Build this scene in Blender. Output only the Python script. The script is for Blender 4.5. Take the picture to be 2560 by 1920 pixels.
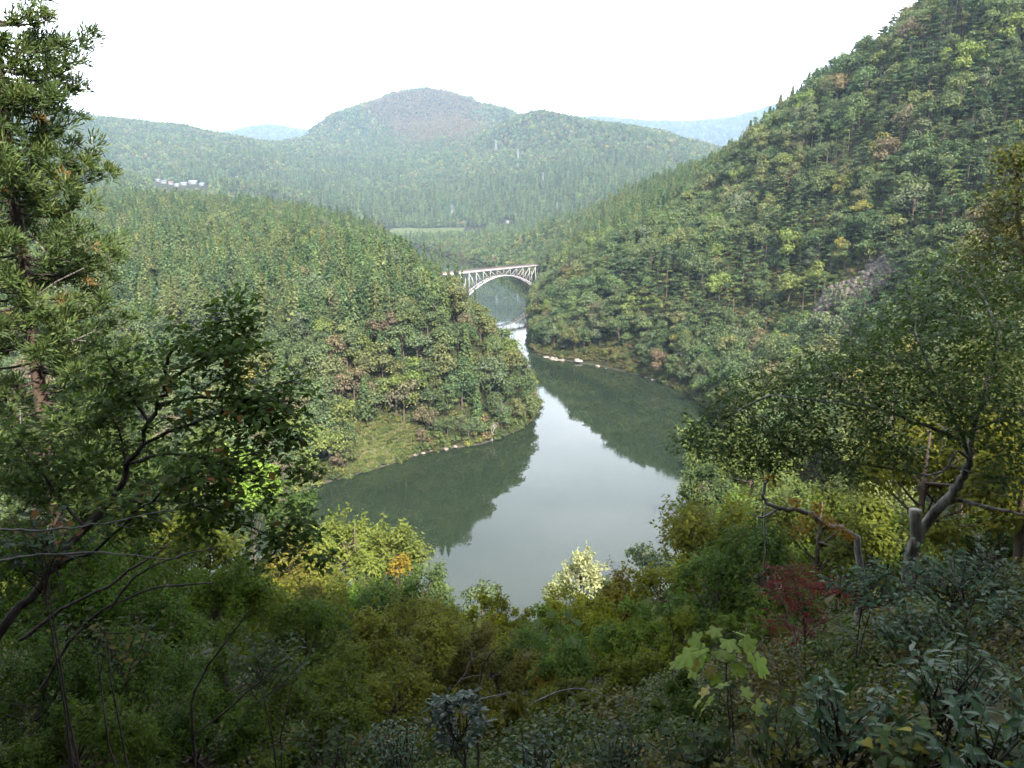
import bpy, math, random
import numpy as np
from mathutils import Vector, Matrix

# ------------------------------------------------------------------ clear
for o in list(bpy.data.objects):
    bpy.data.objects.remove(o)
SC = bpy.context.scene
COL = SC.collection

# ------------------------------------------------------------------ camera
CAM_H = 100.0
F = 800.0 / 1024.0
PITCH = math.radians(13.09)
cd = bpy.data.cameras.new('camera')
cd.sensor_width = 36.0
cd.lens = 36.0 * F
cd.clip_start = 0.05
cd.clip_end = 40000.0
cam = bpy.data.objects.new('camera', cd)
COL.objects.link(cam)
cam.location = (0, 0, CAM_H)
cam.rotation_euler = (math.radians(90) - PITCH, 0, 0)
SC.camera = cam

# ------------------------------------------------------------------ light
SUN_EL, SUN_AZ = math.radians(40), math.radians(160)   # azimuth clockwise from +Y (the view direction)
EXPOSURE = 1.75
sun_dir = Vector((math.sin(SUN_AZ) * math.cos(SUN_EL), math.cos(SUN_AZ) * math.cos(SUN_EL), math.sin(SUN_EL)))
sl = bpy.data.lights.new('sun', 'SUN')
sl.energy = 5.0
sl.angle = math.radians(0.6)
sl.color = (1.0, 0.95, 0.88)
so = bpy.data.objects.new('sun', sl)
COL.objects.link(so)
so.location = sun_dir * 300
so.rotation_euler = sun_dir.to_track_quat('Z', 'Y').to_euler()

W = bpy.data.worlds.new('World')
SC.world = W
W.use_nodes = True
nt = W.node_tree
for n in list(nt.nodes):
    nt.nodes.remove(n)
out = nt.nodes.new('ShaderNodeOutputWorld')
bg = nt.nodes.new('ShaderNodeBackground')
sky = nt.nodes.new('ShaderNodeTexSky')
sky.sky_type = 'NISHITA'
sky.sun_disc = False
sky.sun_elevation = SUN_EL
sky.sun_rotation = SUN_AZ
sky.altitude = 400
sky.air_density = 1.0
sky.dust_density = 2.5
sky.ozone_density = 1.0
# thin bright high cloud over most of the sky
geo = nt.nodes.new('ShaderNodeTexCoord')
mp = nt.nodes.new('ShaderNodeMapping')
mp.inputs['Scale'].default_value = (1.0, 1.0, 2.6)
mp.inputs['Location'].default_value = (3.1, 0.4, 0.2)
ns = nt.nodes.new('ShaderNodeTexNoise')
ns.inputs['Scale'].default_value = 1.5
ns.inputs['Detail'].default_value = 6
ns.inputs['Roughness'].default_value = 0.55
rp = nt.nodes.new('ShaderNodeMapRange')
rp.inputs['From Min'].default_value = 0.32
rp.inputs['From Max'].default_value = 0.66
rp.inputs['To Min'].default_value = 0.38
rp.inputs['To Max'].default_value = 0.97
mx = nt.nodes.new('ShaderNodeMixRGB')
mx.inputs['Color2'].default_value = (16.0, 16.8, 17.7, 1)
nt.links.new(geo.outputs['Generated'], mp.inputs['Vector'])
nt.links.new(mp.outputs['Vector'], ns.inputs['Vector'])
nt.links.new(ns.outputs['Fac'], rp.inputs['Value'])
sz = nt.nodes.new('ShaderNodeSeparateXYZ')
nt.links.new(geo.outputs['Generated'], sz.inputs[0])
el = nt.nodes.new('ShaderNodeMapRange')
el.interpolation_type = 'SMOOTHSTEP'
el.inputs['From Min'].default_value = 0.38
el.inputs['From Max'].default_value = 0.86
el.inputs['To Min'].default_value = 1.0
el.inputs['To Max'].default_value = 0.10
nt.links.new(sz.outputs['Z'], el.inputs['Value'])
mu = nt.nodes.new('ShaderNodeMath')
mu.operation = 'MULTIPLY'
nt.links.new(rp.outputs['Result'], mu.inputs[0])
nt.links.new(el.outputs['Result'], mu.inputs[1])
nt.links.new(mu.outputs[0], mx.inputs['Fac'])
nt.links.new(sky.outputs['Color'], mx.inputs['Color1'])
nt.links.new(mx.outputs['Color'], bg.inputs['Color'])
bg.inputs['Strength'].default_value = 0.105
nt.links.new(bg.outputs['Background'], out.inputs['Surface'])

SC.view_settings.view_transform = 'Standard'
SC.view_settings.look = 'None'
SC.view_settings.exposure = EXPOSURE
SC.view_settings.gamma = 1.0
SC.view_settings.use_curve_mapping = False
SC.render.engine = 'CYCLES'
cy = SC.cycles
cy.max_bounces = 6
cy.diffuse_bounces = 3
cy.glossy_bounces = 3
cy.transmission_bounces = 4
cy.volume_bounces = 0
cy.transparent_max_bounces = 4
cy.caustics_reflective = False
cy.caustics_refractive = False
cy.sample_clamp_indirect = 6
cy.use_denoising = True
try:
    cy.denoiser = 'OPENIMAGEDENOISE'
    cy.denoising_input_passes = 'RGB_ALBEDO_NORMAL'
    cy.denoising_prefilter = 'FAST'
except Exception:
    pass
cy.use_adaptive_sampling = False
SC.render.use_persistent_data = False

# ------------------------------------------------------------------ helpers
_cp, _sp = math.cos(PITCH), math.sin(PITCH)

def ray(px, py):
    """direction of sight through a point measured on the photograph (1024 x 768)"""
    u = (px - 512) / 800.0
    v = (384 - py) / 800.0
    return Vector((u, _cp + v * _sp, -_sp + v * _cp))

def at_dist(px, py, Y):
    d = ray(px, py)
    t = Y / d.y
    return Vector((d.x * t, Y, CAM_H + d.z * t))

def on_water(px, py):
    d = ray(px, py)
    t = CAM_H / -d.z
    return (d.x * t, d.y * t)

def project(P):
    """world points (N,3) -> pixel x, y, depth"""
    P = np.asarray(P, float)
    x, y, z = P[:, 0], P[:, 1], P[:, 2] - CAM_H
    dep = y * _cp - z * _sp
    up = y * _sp + z * _cp
    dep = np.maximum(dep, 1e-3)
    return 512 + 800 * x / dep, 384 - 800 * up / dep, dep

def vnoise(x, y, seed=0):
    xi = np.floor(x).astype(np.int64); yi = np.floor(y).astype(np.int64)
    fx = x - xi; fy = y - yi
    fx = fx * fx * (3 - 2 * fx); fy = fy * fy * (3 - 2 * fy)
    def h(a, b):
        n = (a * 374761393 + b * 668265263 + seed * 1274126177) & 0x7fffffff
        n = ((n ^ (n >> 13)) * 1274126177) & 0x7fffffff
        return ((n ^ (n >> 16)) & 0xffff) / 65535.0
    a = h(xi, yi); b = h(xi + 1, yi); c = h(xi, yi + 1); d = h(xi + 1, yi + 1)
    return a + (b - a) * fx + (c - a) * fy + (a - b - c + d) * fx * fy

def fbm(x, y, seed=0, oct=4):
    s = 0.0; a = 0.5; f = 1.0
    for k in range(oct):
        s = s + a * (vnoise(x * f, y * f, seed + k * 17) - 0.5) * 2
        a *= 0.5; f *= 2.03
    return s

def tag(o, label=None, cat=None, group=None, kind=None):
    if label: o['label'] = label
    if cat: o['category'] = cat
    if group: o['group'] = group
    if kind: o['kind'] = kind
    return o

def link(name, data, parent=None):
    o = bpy.data.objects.new(name, data)
    COL.objects.link(o)
    if parent is not None:
        o.parent = parent
    return o

def empty(name, loc, rz=0.0):
    o = bpy.data.objects.new(name, None)
    o.empty_display_size = 0.2
    COL.objects.link(o)
    o.location = loc
    o.rotation_euler = (0, 0, rz)
    return o

def mesh_np(name, V, Fc, mat=None, smooth=False, attrs=None, mats=None, mat_idx=None):
    """mesh from arrays: V (N,3), Fc (M,k) with a constant k, or a list of such arrays"""
    me = bpy.data.meshes.new(name)
    V = np.ascontiguousarray(V, np.float32)
    parts = Fc if isinstance(Fc, list) else [Fc]
    parts = [np.asarray(p, np.int32) for p in parts if len(p)]
    loops = np.concatenate([p.ravel() for p in parts]) if parts else np.zeros(0, np.int32)
    sizes = np.concatenate([np.full(len(p), p.shape[1], np.int32) for p in parts]) if parts else np.zeros(0, np.int32)
    starts = np.zeros(len(sizes), np.int32)
    if len(sizes):
        starts[1:] = np.cumsum(sizes)[:-1]
    me.vertices.add(len(V)); me.vertices.foreach_set('co', V.ravel())
    me.loops.add(len(loops)); me.loops.foreach_set('vertex_index', loops)
    me.polygons.add(len(sizes)); me.polygons.foreach_set('loop_start', starts)
    me.update(calc_edges=True)
    if smooth:
        me.polygons.foreach_set('use_smooth', np.ones(len(sizes), bool))
    if attrs:
        for k, v in attrs.items():
            at = me.attributes.new(k, 'FLOAT', 'POINT')
            at.data.foreach_set('value', np.ascontiguousarray(v, np.float32))
    for m in (mats or ([mat] if mat else [])):
        me.materials.append(m)
    if mat_idx is not None:
        me.polygons.foreach_set('material_index', np.ascontiguousarray(mat_idx, np.int32))
    me.validate(clean_customdata=False)
    return me

class MB:
    """collects tubes, bars and boxes into one mesh"""
    def __init__(self):
        self.V = []; self.Q = []; self.n = 0
    def add(self, V, Q):
        V = np.asarray(V, float); Q = np.asarray(Q, int)
        self.V.append(V); self.Q.append(Q + self.n); self.n += len(V)
    def tube(self, pts, rad, k=6):
        pts = np.asarray(pts, float); m = len(pts)
        rad = np.broadcast_to(np.asarray(rad, float), (m,))
        d = np.gradient(pts, axis=0)
        d /= np.linalg.norm(d, axis=1)[:, None] + 1e-9
        ref = np.array([0.31, 0.17, 0.93]) if abs(d[0][2]) < 0.9 else np.array([0.9, 0.3, 0.1])
        a = np.cross(d, ref); a /= np.linalg.norm(a, axis=1)[:, None] + 1e-9
        b = np.cross(d, a)
        t = np.linspace(0, 2 * np.pi, k, endpoint=False)
        ring = (np.cos(t)[None, :, None] * a[:, None, :] + np.sin(t)[None, :, None] * b[:, None, :]) * rad[:, None, None]
        V = (pts[:, None, :] + ring).reshape(-1, 3)
        Q = []
        for i in range(m - 1):
            for j in range(k):
                j2 = (j + 1) % k
                Q.append((i * k + j, i * k + j2, (i + 1) * k + j2, (i + 1) * k + j))
        e = (m - 1) * k
        V = np.vstack([V, pts[-1] + d[-1] * rad[-1] * 0.3])
        for j in range(k):
            Q.append((e + j, e + (j + 1) % k, m * k, m * k))
        Q = np.array(Q)
        self.add(V, Q)
    def bar(self, p, q, w, h, up=(0, 0, 1)):
        p = np.asarray(p, float); q = np.asarray(q, float)
        d = q - p; d /= np.linalg.norm(d) + 1e-9
        up = np.asarray(up, float)
        s = np.cross(d, up)
        if np.linalg.norm(s) < 1e-4:
            s = np.cross(d, (1, 0, 0))
        s /= np.linalg.norm(s); u = np.cross(s, d)
        V = [c + sx * s * w / 2 + sz * u * h / 2 for c in (p, q) for sx, sz in ((-1, -1), (1, -1), (1, 1), (-1, 1))]
        self.add(V, [(3, 2, 1, 0), (4, 5, 6, 7), (0, 1, 5, 4), (1, 2, 6, 5), (2, 3, 7, 6), (3, 0, 4, 7)])
    def box(self, c, s, rz=0.0):
        cx, cy_, cz = c; ca, sa = math.cos(rz), math.sin(rz)
        V = []
        for z in (-1, 1):
            for x, y in ((-1, -1), (1, -1), (1, 1), (-1, 1)):
                X, Y = x * s[0] / 2, y * s[1] / 2
                V.append((cx + X * ca - Y * sa, cy_ + X * sa + Y * ca, cz + z * s[2] / 2))
        self.add(V, [(3, 2, 1, 0), (4, 5, 6, 7), (0, 1, 5, 4), (1, 2, 6, 5), (2, 3, 7, 6), (3, 0, 4, 7)])
    def mesh(self, name, mat, smooth=False):
        V = np.vstack(self.V); Q = np.vstack(self.Q)
        tri = Q[:, 2] == Q[:, 3]
        return mesh_np(name, V, [Q[~tri], Q[tri][:, :3]], mat, smooth)

# ------------------------------------------------------------------ materials
def new_mat(name):
    m = bpy.data.materials.new(name)
    m.use_nodes = True
    t = m.node_tree
    for n in list(t.nodes):
        t.nodes.remove(n)
    o = t.nodes.new('ShaderNodeOutputMaterial')
    return m, t, o

def leaf_material(name, source='object', gloss=0.16, rough=0.5, trans=0.32, hue=(0.16, 0.13, 0.02), hue_amt=0.35):
    """leaf: its colour is the object's (or the instance's) own, with a leaf-to-leaf drift towards a turning hue"""
    m, t, o = new_mat(name)
    L = t.links.new
    if source == 'object':
        c = t.nodes.new('ShaderNodeObjectInfo'); col = c.outputs['Color']
    else:
        c = t.nodes.new('ShaderNodeAttribute'); c.attribute_type = 'INSTANCER'; c.attribute_name = 'col'; col = c.outputs['Color']
    at = t.nodes.new('ShaderNodeAttribute'); at.attribute_name = 'tint'
    br = t.nodes.new('ShaderNodeMapRange')
    br.inputs['To Min'].default_value = 0.62; br.inputs['To Max'].default_value = 1.45
    L(at.outputs['Fac'], br.inputs['Value'])
    pw = t.nodes.new('ShaderNodeMath'); pw.operation = 'POWER'; pw.inputs[1].default_value = 3.0
    L(at.outputs['Fac'], pw.inputs[0])
    ml = t.nodes.new('ShaderNodeMath'); ml.operation = 'MULTIPLY'; ml.inputs[1].default_value = hue_amt
    L(pw.outputs[0], ml.inputs[0])
    mixc = t.nodes.new('ShaderNodeMixRGB')
    L(ml.outputs[0], mixc.inputs['Fac']); L(col, mixc.inputs['Color1'])
    mixc.inputs['Color2'].default_value = (*hue, 1)
    sc = t.nodes.new('ShaderNodeVectorMath'); sc.operation = 'SCALE'
    L(mixc.outputs['Color'], sc.inputs[0]); L(br.outputs['Result'], sc.inputs['Scale'])
    p = t.nodes.new('ShaderNodeBsdfPrincipled')
    L(sc.outputs['Vector'], p.inputs['Base Color'])
    p.inputs['Roughness'].default_value = rough
    p.inputs['Specular IOR Level'].default_value = gloss
    tr = t.nodes.new('ShaderNodeBsdfTranslucent')
    tc = t.nodes.new('ShaderNodeMixRGB'); tc.blend_type = 'MULTIPLY'; tc.inputs['Fac'].default_value = 1
    L(sc.outputs['Vector'], tc.inputs['Color1']); tc.inputs['Color2'].default_value = (1.25, 1.35, 0.6, 1)
    L(tc.outputs['Color'], tr.inputs['Color'])
    mx = t.nodes.new('ShaderNodeMixShader'); mx.inputs['Fac'].default_value = trans
    L(p.outputs[0], mx.inputs[1]); L(tr.outputs[0], mx.inputs[2])
    L(mx.outputs[0], o.inputs['Surface'])
    return m

def bark_material(name, c1, c2, scale=6.0, rough=0.85):
    m, t, o = new_mat(name)
    L = t.links.new
    tc = t.nodes.new('ShaderNodeTexCoord')
    mp = t.nodes.new('ShaderNodeMapping'); mp.inputs['Scale'].default_value = (scale, scale, scale * 0.3)
    n = t.nodes.new('ShaderNodeTexNoise'); n.inputs['Scale'].default_value = 1.0; n.inputs['Detail'].default_value = 6
    L(tc.outputs['Object'], mp.inputs['Vector']); L(mp.outputs['Vector'], n.inputs['Vector'])
    r = t.nodes.new('ShaderNodeValToRGB')
    r.color_ramp.elements[0].position = 0.35; r.color_ramp.elements[0].color = (*c1, 1)
    r.color_ramp.elements[1].position = 0.68; r.color_ramp.elements[1].color = (*c2, 1)
    L(n.outputs['Fac'], r.inputs['Fac'])
    p = t.nodes.new('ShaderNodeBsdfPrincipled'); p.inputs['Roughness'].default_value = rough
    p.inputs['Specular IOR Level'].default_value = 0.2
    L(r.outputs['Color'], p.inputs['Base Color'])
    b = t.nodes.new('ShaderNodeBump'); b.inputs['Strength'].default_value = 0.5; b.inputs['Distance'].default_value = 0.03
    L(n.outputs['Fac'], b.inputs['Height']); L(b.outputs['Normal'], p.inputs['Normal'])
    L(p.outputs[0], o.inputs['Surface'])
    return m

def plain_material(name, c, rough=0.6, var=0.15, scale=3.0, metal=0.0, spec=0.3):
    m, t, o = new_mat(name)
    L = t.links.new
    tc = t.nodes.new('ShaderNodeTexCoord')
    n = t.nodes.new('ShaderNodeTexNoise'); n.inputs['Scale'].default_value = scale; n.inputs['Detail'].default_value = 5
    L(tc.outputs['Object'], n.inputs['Vector'])
    r = t.nodes.new('ShaderNodeValToRGB')
    r.color_ramp.elements[0].position = 0.3; r.color_ramp.elements[0].color = (*[x * (1 - var) for x in c], 1)
    r.color_ramp.elements[1].position = 0.7; r.color_ramp.elements[1].color = (*[min(1, x * (1 + var)) for x in c], 1)
    L(n.outputs['Fac'], r.inputs['Fac'])
    p = t.nodes.new('ShaderNodeBsdfPrincipled'); p.inputs['Roughness'].default_value = rough
    p.inputs['Metallic'].default_value = metal; p.inputs['Specular IOR Level'].default_value = spec
    L(r.outputs['Color'], p.inputs['Base Color'])
    L(p.outputs[0], o.inputs['Surface'])
    return m
# ================================================================== LARGE STRUCTURE
# ------------------------------------------------------------------ river outline (world metres)
_rb_px = [(417, 246), (446, 255.5), (481, 265), (505, 272), (523, 281), (531, 290), (529, 300), (530, 324), (529, 345),
          (537, 354), (556, 359), (602, 366), (644, 376), (657, 380), (685, 393), (715, 412)]
RIGHT_BANK = [(-420, 1960), (-300, 1880)] + [on_water(*p) for p in _rb_px] + \
             [(97, 330), (82, 295), (64, 256), (44, 192), (2, 163), (-54, 178), (-109, 212), (-200, 255), (-340, 300), (-520, 330)]
LEFT_BANK = [(-560, 1900), (-420, 1800), (-290, 1660), (-215, 1450), (-155, 1210), (-115, 1010), (-80, 870), (-46, 760),
             (-50, 720), (-58, 660), (-55, 600), (-40, 540), (-17, 480), (-1, 440), (10, 405), (13, 385),
             on_water(536, 413), on_water(530, 422), on_water(518, 430), on_water(495, 440), on_water(472, 446), on_water(444, 449),
             on_water(419, 454), on_water(402, 461), on_water(365, 472), on_water(324, 484), on_water(296, 493),
             (-92, 258), (-125, 275), (-200, 315), (-340, 370), (-520, 410)]
RIVER = np.array(RIGHT_BANK + LEFT_BANK[::-1], float)

def river_sd(X, Y):
    """distance to the river's edge, negative inside the river"""
    X = np.asarray(X, float); Y = np.asarray(Y, float)
    d2 = np.full(X.shape, 1e18); ins = np.zeros(X.shape, bool)
    n = len(RIVER)
    for i in range(n):
        ax, ay = RIVER[i]; bx, by = RIVER[(i + 1) % n]
        ex, ey = bx - ax, by - ay
        t = np.clip(((X - ax) * ex + (Y - ay) * ey) / (ex * ex + ey * ey + 1e-9), 0, 1)
        dx = X - (ax + t * ex); dy = Y - (ay + t * ey)
        d2 = np.minimum(d2, dx * dx + dy * dy)
        if abs(ey) > 1e-9:
            c = ((ay > Y) != (by > Y)) & (X < ex * (Y - ay) / ey + ax)
            ins ^= c
    d = np.sqrt(d2)
    return np.where(ins, -d, d)

# ------------------------------------------------------------------ ground heights
def near_slope(x, y):
    """the steep bank the photographer stands on; it goes on rising behind"""
    yb = np.interp(x, [-110, -54, 2, 44, 64], [212, 178, 163, 192, 256])
    t = np.clip(y / yb, -3, 1)
    z = np.where(y > 0, 98.3 * (1 - t) ** 1.12, 98.3 - 0.80 * y)
    z = np.where(y < -150, 98.3 + 0.80 * 150 + (-150 - y) * 0.15, z)
    z = z + 0.45 * np.clip(x, 0, 60) * np.exp(-np.clip(y, 0, 999) / 45.0) * np.clip((y + 60) / 60, 0, 1)
    return z

CP = []
def cp(x, y, z): CP.append((x, y, z))
for y in (-260, -200, -150, -100, -60, -30, -14, -6, 0, 4, 9, 16, 26, 40, 60, 80, 100, 120, 140, 155):
    for x in (-110, -80, -55, -35, -20, -10, -4, 0, 4, 10, 20, 35, 55):
        cp(x, y, float(near_slope(np.float64(x), np.float64(y))))
for x in (-300, -200):
    for y in (-200, -60, 60, 160):
        cp(x, y, max(4, float(near_slope(np.float64(-110), np.float64(y))) * 0.9 - (8 if y > 100 else 0)))
for p in ((100, 60, 78), (100, 130, 52), (100, 200, 28), (130, 260, 26), (160, 100, 92), (180, 200, 66), (230, 120, 140), (240, -60, 220),
          (120, -60, 165), (120, 0, 118), (260, 250, 120), (350, 330, 205), (130, -180, 240), (260, -200, 270), (90, 250, 10), (400, 150, 215)):
    cp(*p)
# both banks: the waterline
for B in (RIGHT_BANK, LEFT_BANK):
    for i in range(len(B) - 1):
        (ax, ay), (bx, by) = B[i], B[i + 1]
        m = max(1, int(math.hypot(bx - ax, by - ay) / 45))
        for k in range(m):
            t = k / m
            cp(ax + (bx - ax) * t, ay + (by - ay) * t, 0.5)
# promontory and plateau of the left bank
for p in ((6, 376, 13), (-4, 376, 24), (-14, 380, 33), (-23, 384, 43), (-36, 392, 51), (-60, 404, 55), (-95, 400, 51), (-125, 370, 46),
          (-49, 345, 47), (-78, 328, 39), (-110, 316, 34), (-29, 349, 45), (-18, 359, 39), (-10, 364, 31), (-150, 345, 40), (-200, 370, 40), (-260, 420, 45),
          (-60, 450, 60), (-42, 470, 42), (-80, 520, 58), (-95, 580, 52), (-85, 640, 38), (-92, 700, 33), (-84, 716, 31), (-62, 742, 18),
          (-130, 460, 58), (-150, 560, 60), (-150, 700, 64), (-200, 480, 56), (-260, 560, 60), (-180, 850, 67), (-266, 900, 76), (-372, 950, 83),
          (-300, 700, 66), (-490, 1000, 89), (-450, 700, 68), (-600, 1050, 92), (-120, 800, 45), (-130, 900, 48), (-160, 1000, 46), (-230, 1100, 52),
          (-300, 1250, 44), (-420, 1300, 52), (-380, 1500, 26), (-520, 1500, 50), (-700, 1400, 80), (-700, 800, 75), (-400, 480, 50), (-560, 520, 55)):
    cp(*p)
# conifer spur between the bridge and the right-hand mountain
for p in ((-34, 1500, 24), (45, 1270, 52), (101, 1170, 66), (148, 1065, 96), (188, 966, 114), (210, 868, 119),
              (55, 1120, 30), (70, 980, 40), (50, 880, 30), (110, 930, 76),
          (76, 485, 34), (80, 505, 50), (87, 545, 64), (97, 610, 70), (56, 515, 22), (62, 560, 50), (68, 620, 62), (33, 540, 13), (36, 590, 32), (39, 650, 42),
          (103, 460, 36), (108, 485, 54), (118, 525, 66), (75, 700, 60), (48, 760, 34), (110, 680, 76), (130, 620, 76), (140, 760, 88), (100, 800, 64),
          (36, 850, 31),
          (120, 1400, 30), (240, 1250, 60), (330, 1100, 110), (40, 1550, 18), (250, 900, 135)):
    cp(*p)
# right-hand mountain: crest, face, back
_crest = [(727, 153, 600), (768, 125, 585), (801, 100, 565), (833, 74, 540), (880, 51, 515), (921, 21, 500), (954, 0, 485)]
for (x, y, Y) in _crest:
    q = at_dist(x, y, Y); cp(q.x, q.y, q.z - 13)
for p in ((290, 500, 218), (340, 500, 258), (420, 470, 300), (520, 420, 340), (185, 700, 130), (230, 700, 150), (300, 700, 200), (400, 700, 240), (330, 850, 170),
          (150, 545, 92), (122, 470, 50), (128, 420, 22), (160, 450, 68), (176, 430, 82), (190, 480, 112), (145, 360, 28), (170, 380, 52), (200, 400, 92),
          (240, 420, 142), (260, 360, 128), (205, 330, 72), (300, 420, 190), (110, 330, 8), (120, 390, 12), (235, 460, 160), (170, 500, 98), (500, 250, 300), (160, 310, 36)):
    cp(*p)
# valley floor, village terrace, far hills
for p in ((-300, 1990, 20), (-180, 1900, 10), (-120, 1780, 7), (-60, 1700, 8), (0, 1800, 12), (-60, 2030, 20), (-220, 2080, 27), (-420, 2100, 32), (100, 1800, 20), (260, 1700, 32),
          (-700, 1900, 118), (-790, 2000, 127), (-900, 2050, 134), (-1050, 2000, 140), (-600, 2050, 118), (-1300, 1900, 140), (-560, 1800, 90), (-500, 2250, 100)):
    cp(*p)
_far = [  # silhouette of the far hills: x, y on the photograph and distance
    (-60, 96, 3000), (37, 111, 3000), (74, 118, 3000), (111, 119, 2950), (153, 121, 2900), (185, 126, 2900), (213, 131, 2900), (240, 141, 3000), (270, 150, 3100), (295, 148, 3150),
    (310, 132, 3250), (324, 123, 3300), (343, 113, 3350), (366, 104, 3400), (393, 92, 3450), (405, 94, 3450), (417, 92, 3450), (430, 92, 3450), (449, 93, 3400), (472, 97, 3350), (491, 104, 3250), (509, 113, 3150),
    (523, 115, 2850), (537, 110, 2750), (555, 111, 2700), (583, 118, 2600), (611, 125, 2520), (639, 137, 2450), (671, 150, 2400), (704, 162, 2350), (735, 170, 2300), (800, 180, 2250),
    # slopes in front of the crests
    (40, 165, 2350), (110, 160, 2400), (190, 158, 2450), (260, 172, 2450), (330, 165, 2700), (400, 145, 2900), (470, 140, 2850), (505, 150, 2650), (380, 190, 2350), (460, 190, 2350),
    (330, 200, 2250), (280, 196, 2250), (420, 215, 2180), (500, 205, 2200), (545, 190, 2250), (380, 125, 3150), (430, 116, 3250), (470, 121, 3100), (345, 140, 3000), (600, 172, 2250), (640, 175, 2150), (530, 165, 2450), (560, 140, 2550), (580, 200, 2050), (520, 222, 2080), (680, 185, 2000), (750, 200, 1900)]
def _back(Y): return Y + max(0.0, Y - 2100) * 0.95
for (x, y, Y) in _far:
    Y = _back(Y)
    q = at_dist(x, y, Y); cp(q.x, q.y, max(5, q.z - 11))
for (x, y, Y) in ((231, 134, 5600), (250, 127, 5600), (278, 126, 5600), (296, 131, 5600), (312, 133, 5600), (588, 119, 5200), (620, 119, 5200), (648, 124, 5200), (671, 126, 5200), (704, 127, 5200),
                  (727, 126, 5200), (745, 118, 5200), (768, 109, 5200), (790, 104, 5200), (830, 100, 5200), (100, 140, 5600), (430, 130, 5600), (520, 126, 5400), (-200, 120, 5600), (1000, 100, 5200), (1300, 100, 5000)):
    Y = _back(Y)
    q = at_dist(x, y, Y); cp(q.x, q.y, q.z - 8)
for p in ((-1500, 3900, 200), (-700, 3900, 170), (0, 4000, 220), (500, 3500, 190), (900, 3200, 170), (1400, 2600, 220), (-2200, 3000, 300), (-2600, 1800, 250), (-1400, 1000, 120), (-2200, 800, 180),
          (900, 1800, 120), (1500, 1500, 250), (900, 900, 260), (1700, 600, 300), (700, 1300, 160), (0, 4600, 220), (1000, 4200, 240), (-1000, 4700, 220), (2200, 3500, 350), (-900, 300, 60), (-1600, 200, 140),
          (-900, -300, 180), (0, -500, 220), (900, -300, 320), (1600, -300, 350), (-1800, -400, 230), (-3000, 5600, 420), (3200, 5200, 450), (0, 6600, 380), (-3000, 6600, 400), (3000, 6600, 420), (-3200, -400, 300), (3200, -400, 400), (3200, 2500, 400)):
    _k = _back(p[1]) / p[1] if p[1] > 2100 else 1.0
    cp(p[0] * _k, p[1] * _k, p[2])
# the valleys between the far ridges
for xs_, Ys_ in (((-60, 40, 120, 200, 260, 310), ((4400, 160), (5400, 180), (6500, 260))), ((520, 560, 600, 640, 680, 720, 760, 800), ((3700, 190), (4700, 180), (5800, 200), (6700, 280))), ((350, 400, 450, 500), ((5700, 330), (6800, 300)))):
    for x in xs_:
        for Y, z in Ys_:
            if x in (520, 560) and Y < 4000: continue
            q = at_dist(x, 140, Y); cp(q.x, q.y, z)
CP = np.array(CP, float)
# scattered-data interpolation (biharmonic-like kernel)
def _solve():
    D = np.sqrt(((CP[:, None, :2] - CP[None, :, :2]) ** 2).sum(-1) + 9.0)
    n = len(CP)
    A = np.zeros((n + 1, n + 1)); A[:n, :n] = -D; A[:n, :n] += np.eye(n) * -0.0
    A[:n, n] = 1; A[n, :n] = 1
    A[:n, :n] += np.eye(n) * 0.6
    b = np.zeros(n + 1); b[:n] = CP[:, 2]
    return np.linalg.lstsq(A, b, rcond=None)[0]
_w = _solve()

def ground(X, Y, detail=True):
    X = np.atleast_1d(np.asarray(X, float)); Y = np.atleast_1d(np.asarray(Y, float))
    shp = X.shape; X = X.ravel(); Y = Y.ravel()
    z = np.full(len(X), _w[-1])
    for i0 in range(0, len(X), 20000):
        x = X[i0:i0 + 20000]; y = Y[i0:i0 + 20000]
        D = np.sqrt((x[:, None] - CP[None, :, 0]) ** 2 + (y[:, None] - CP[None, :, 1]) ** 2 + 9.0)
        z[i0:i0 + 20000] += -(D @ _w[:-1])
    R = np.hypot(X, Y)
    if detail:
        far = np.clip((R - 1700) / 900, 0, 1)
        z += far * (fbm(X / 330, Y / 420, 5, 4) * 26 - np.abs(fbm(X / 260, Y / 300, 9, 3)) * 26 + 4)
        mid = np.clip((R - 120) / 200, 0, 1) * (1 - far)
        z += mid * (fbm(X / 55, Y / 55, 21, 3) * 6)
        z += np.clip((R - 4) / 30, 0, 1) * fbm(X / 9, Y / 9, 31, 3) * 0.55
    sd = river_sd(X, Y)
    bank = 0.25 + sd * 2.1 + np.clip(sd, 0, 3) * 0.2
    z = np.where(sd > 0, np.minimum(np.maximum(z, 0.3 + np.minimum(sd * 0.4, 3.0)), bank + 0.6 * np.clip(R / 1500, 0, 1)), np.maximum(sd * 0.8, -5.0))
    return z.reshape(shp)


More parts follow.
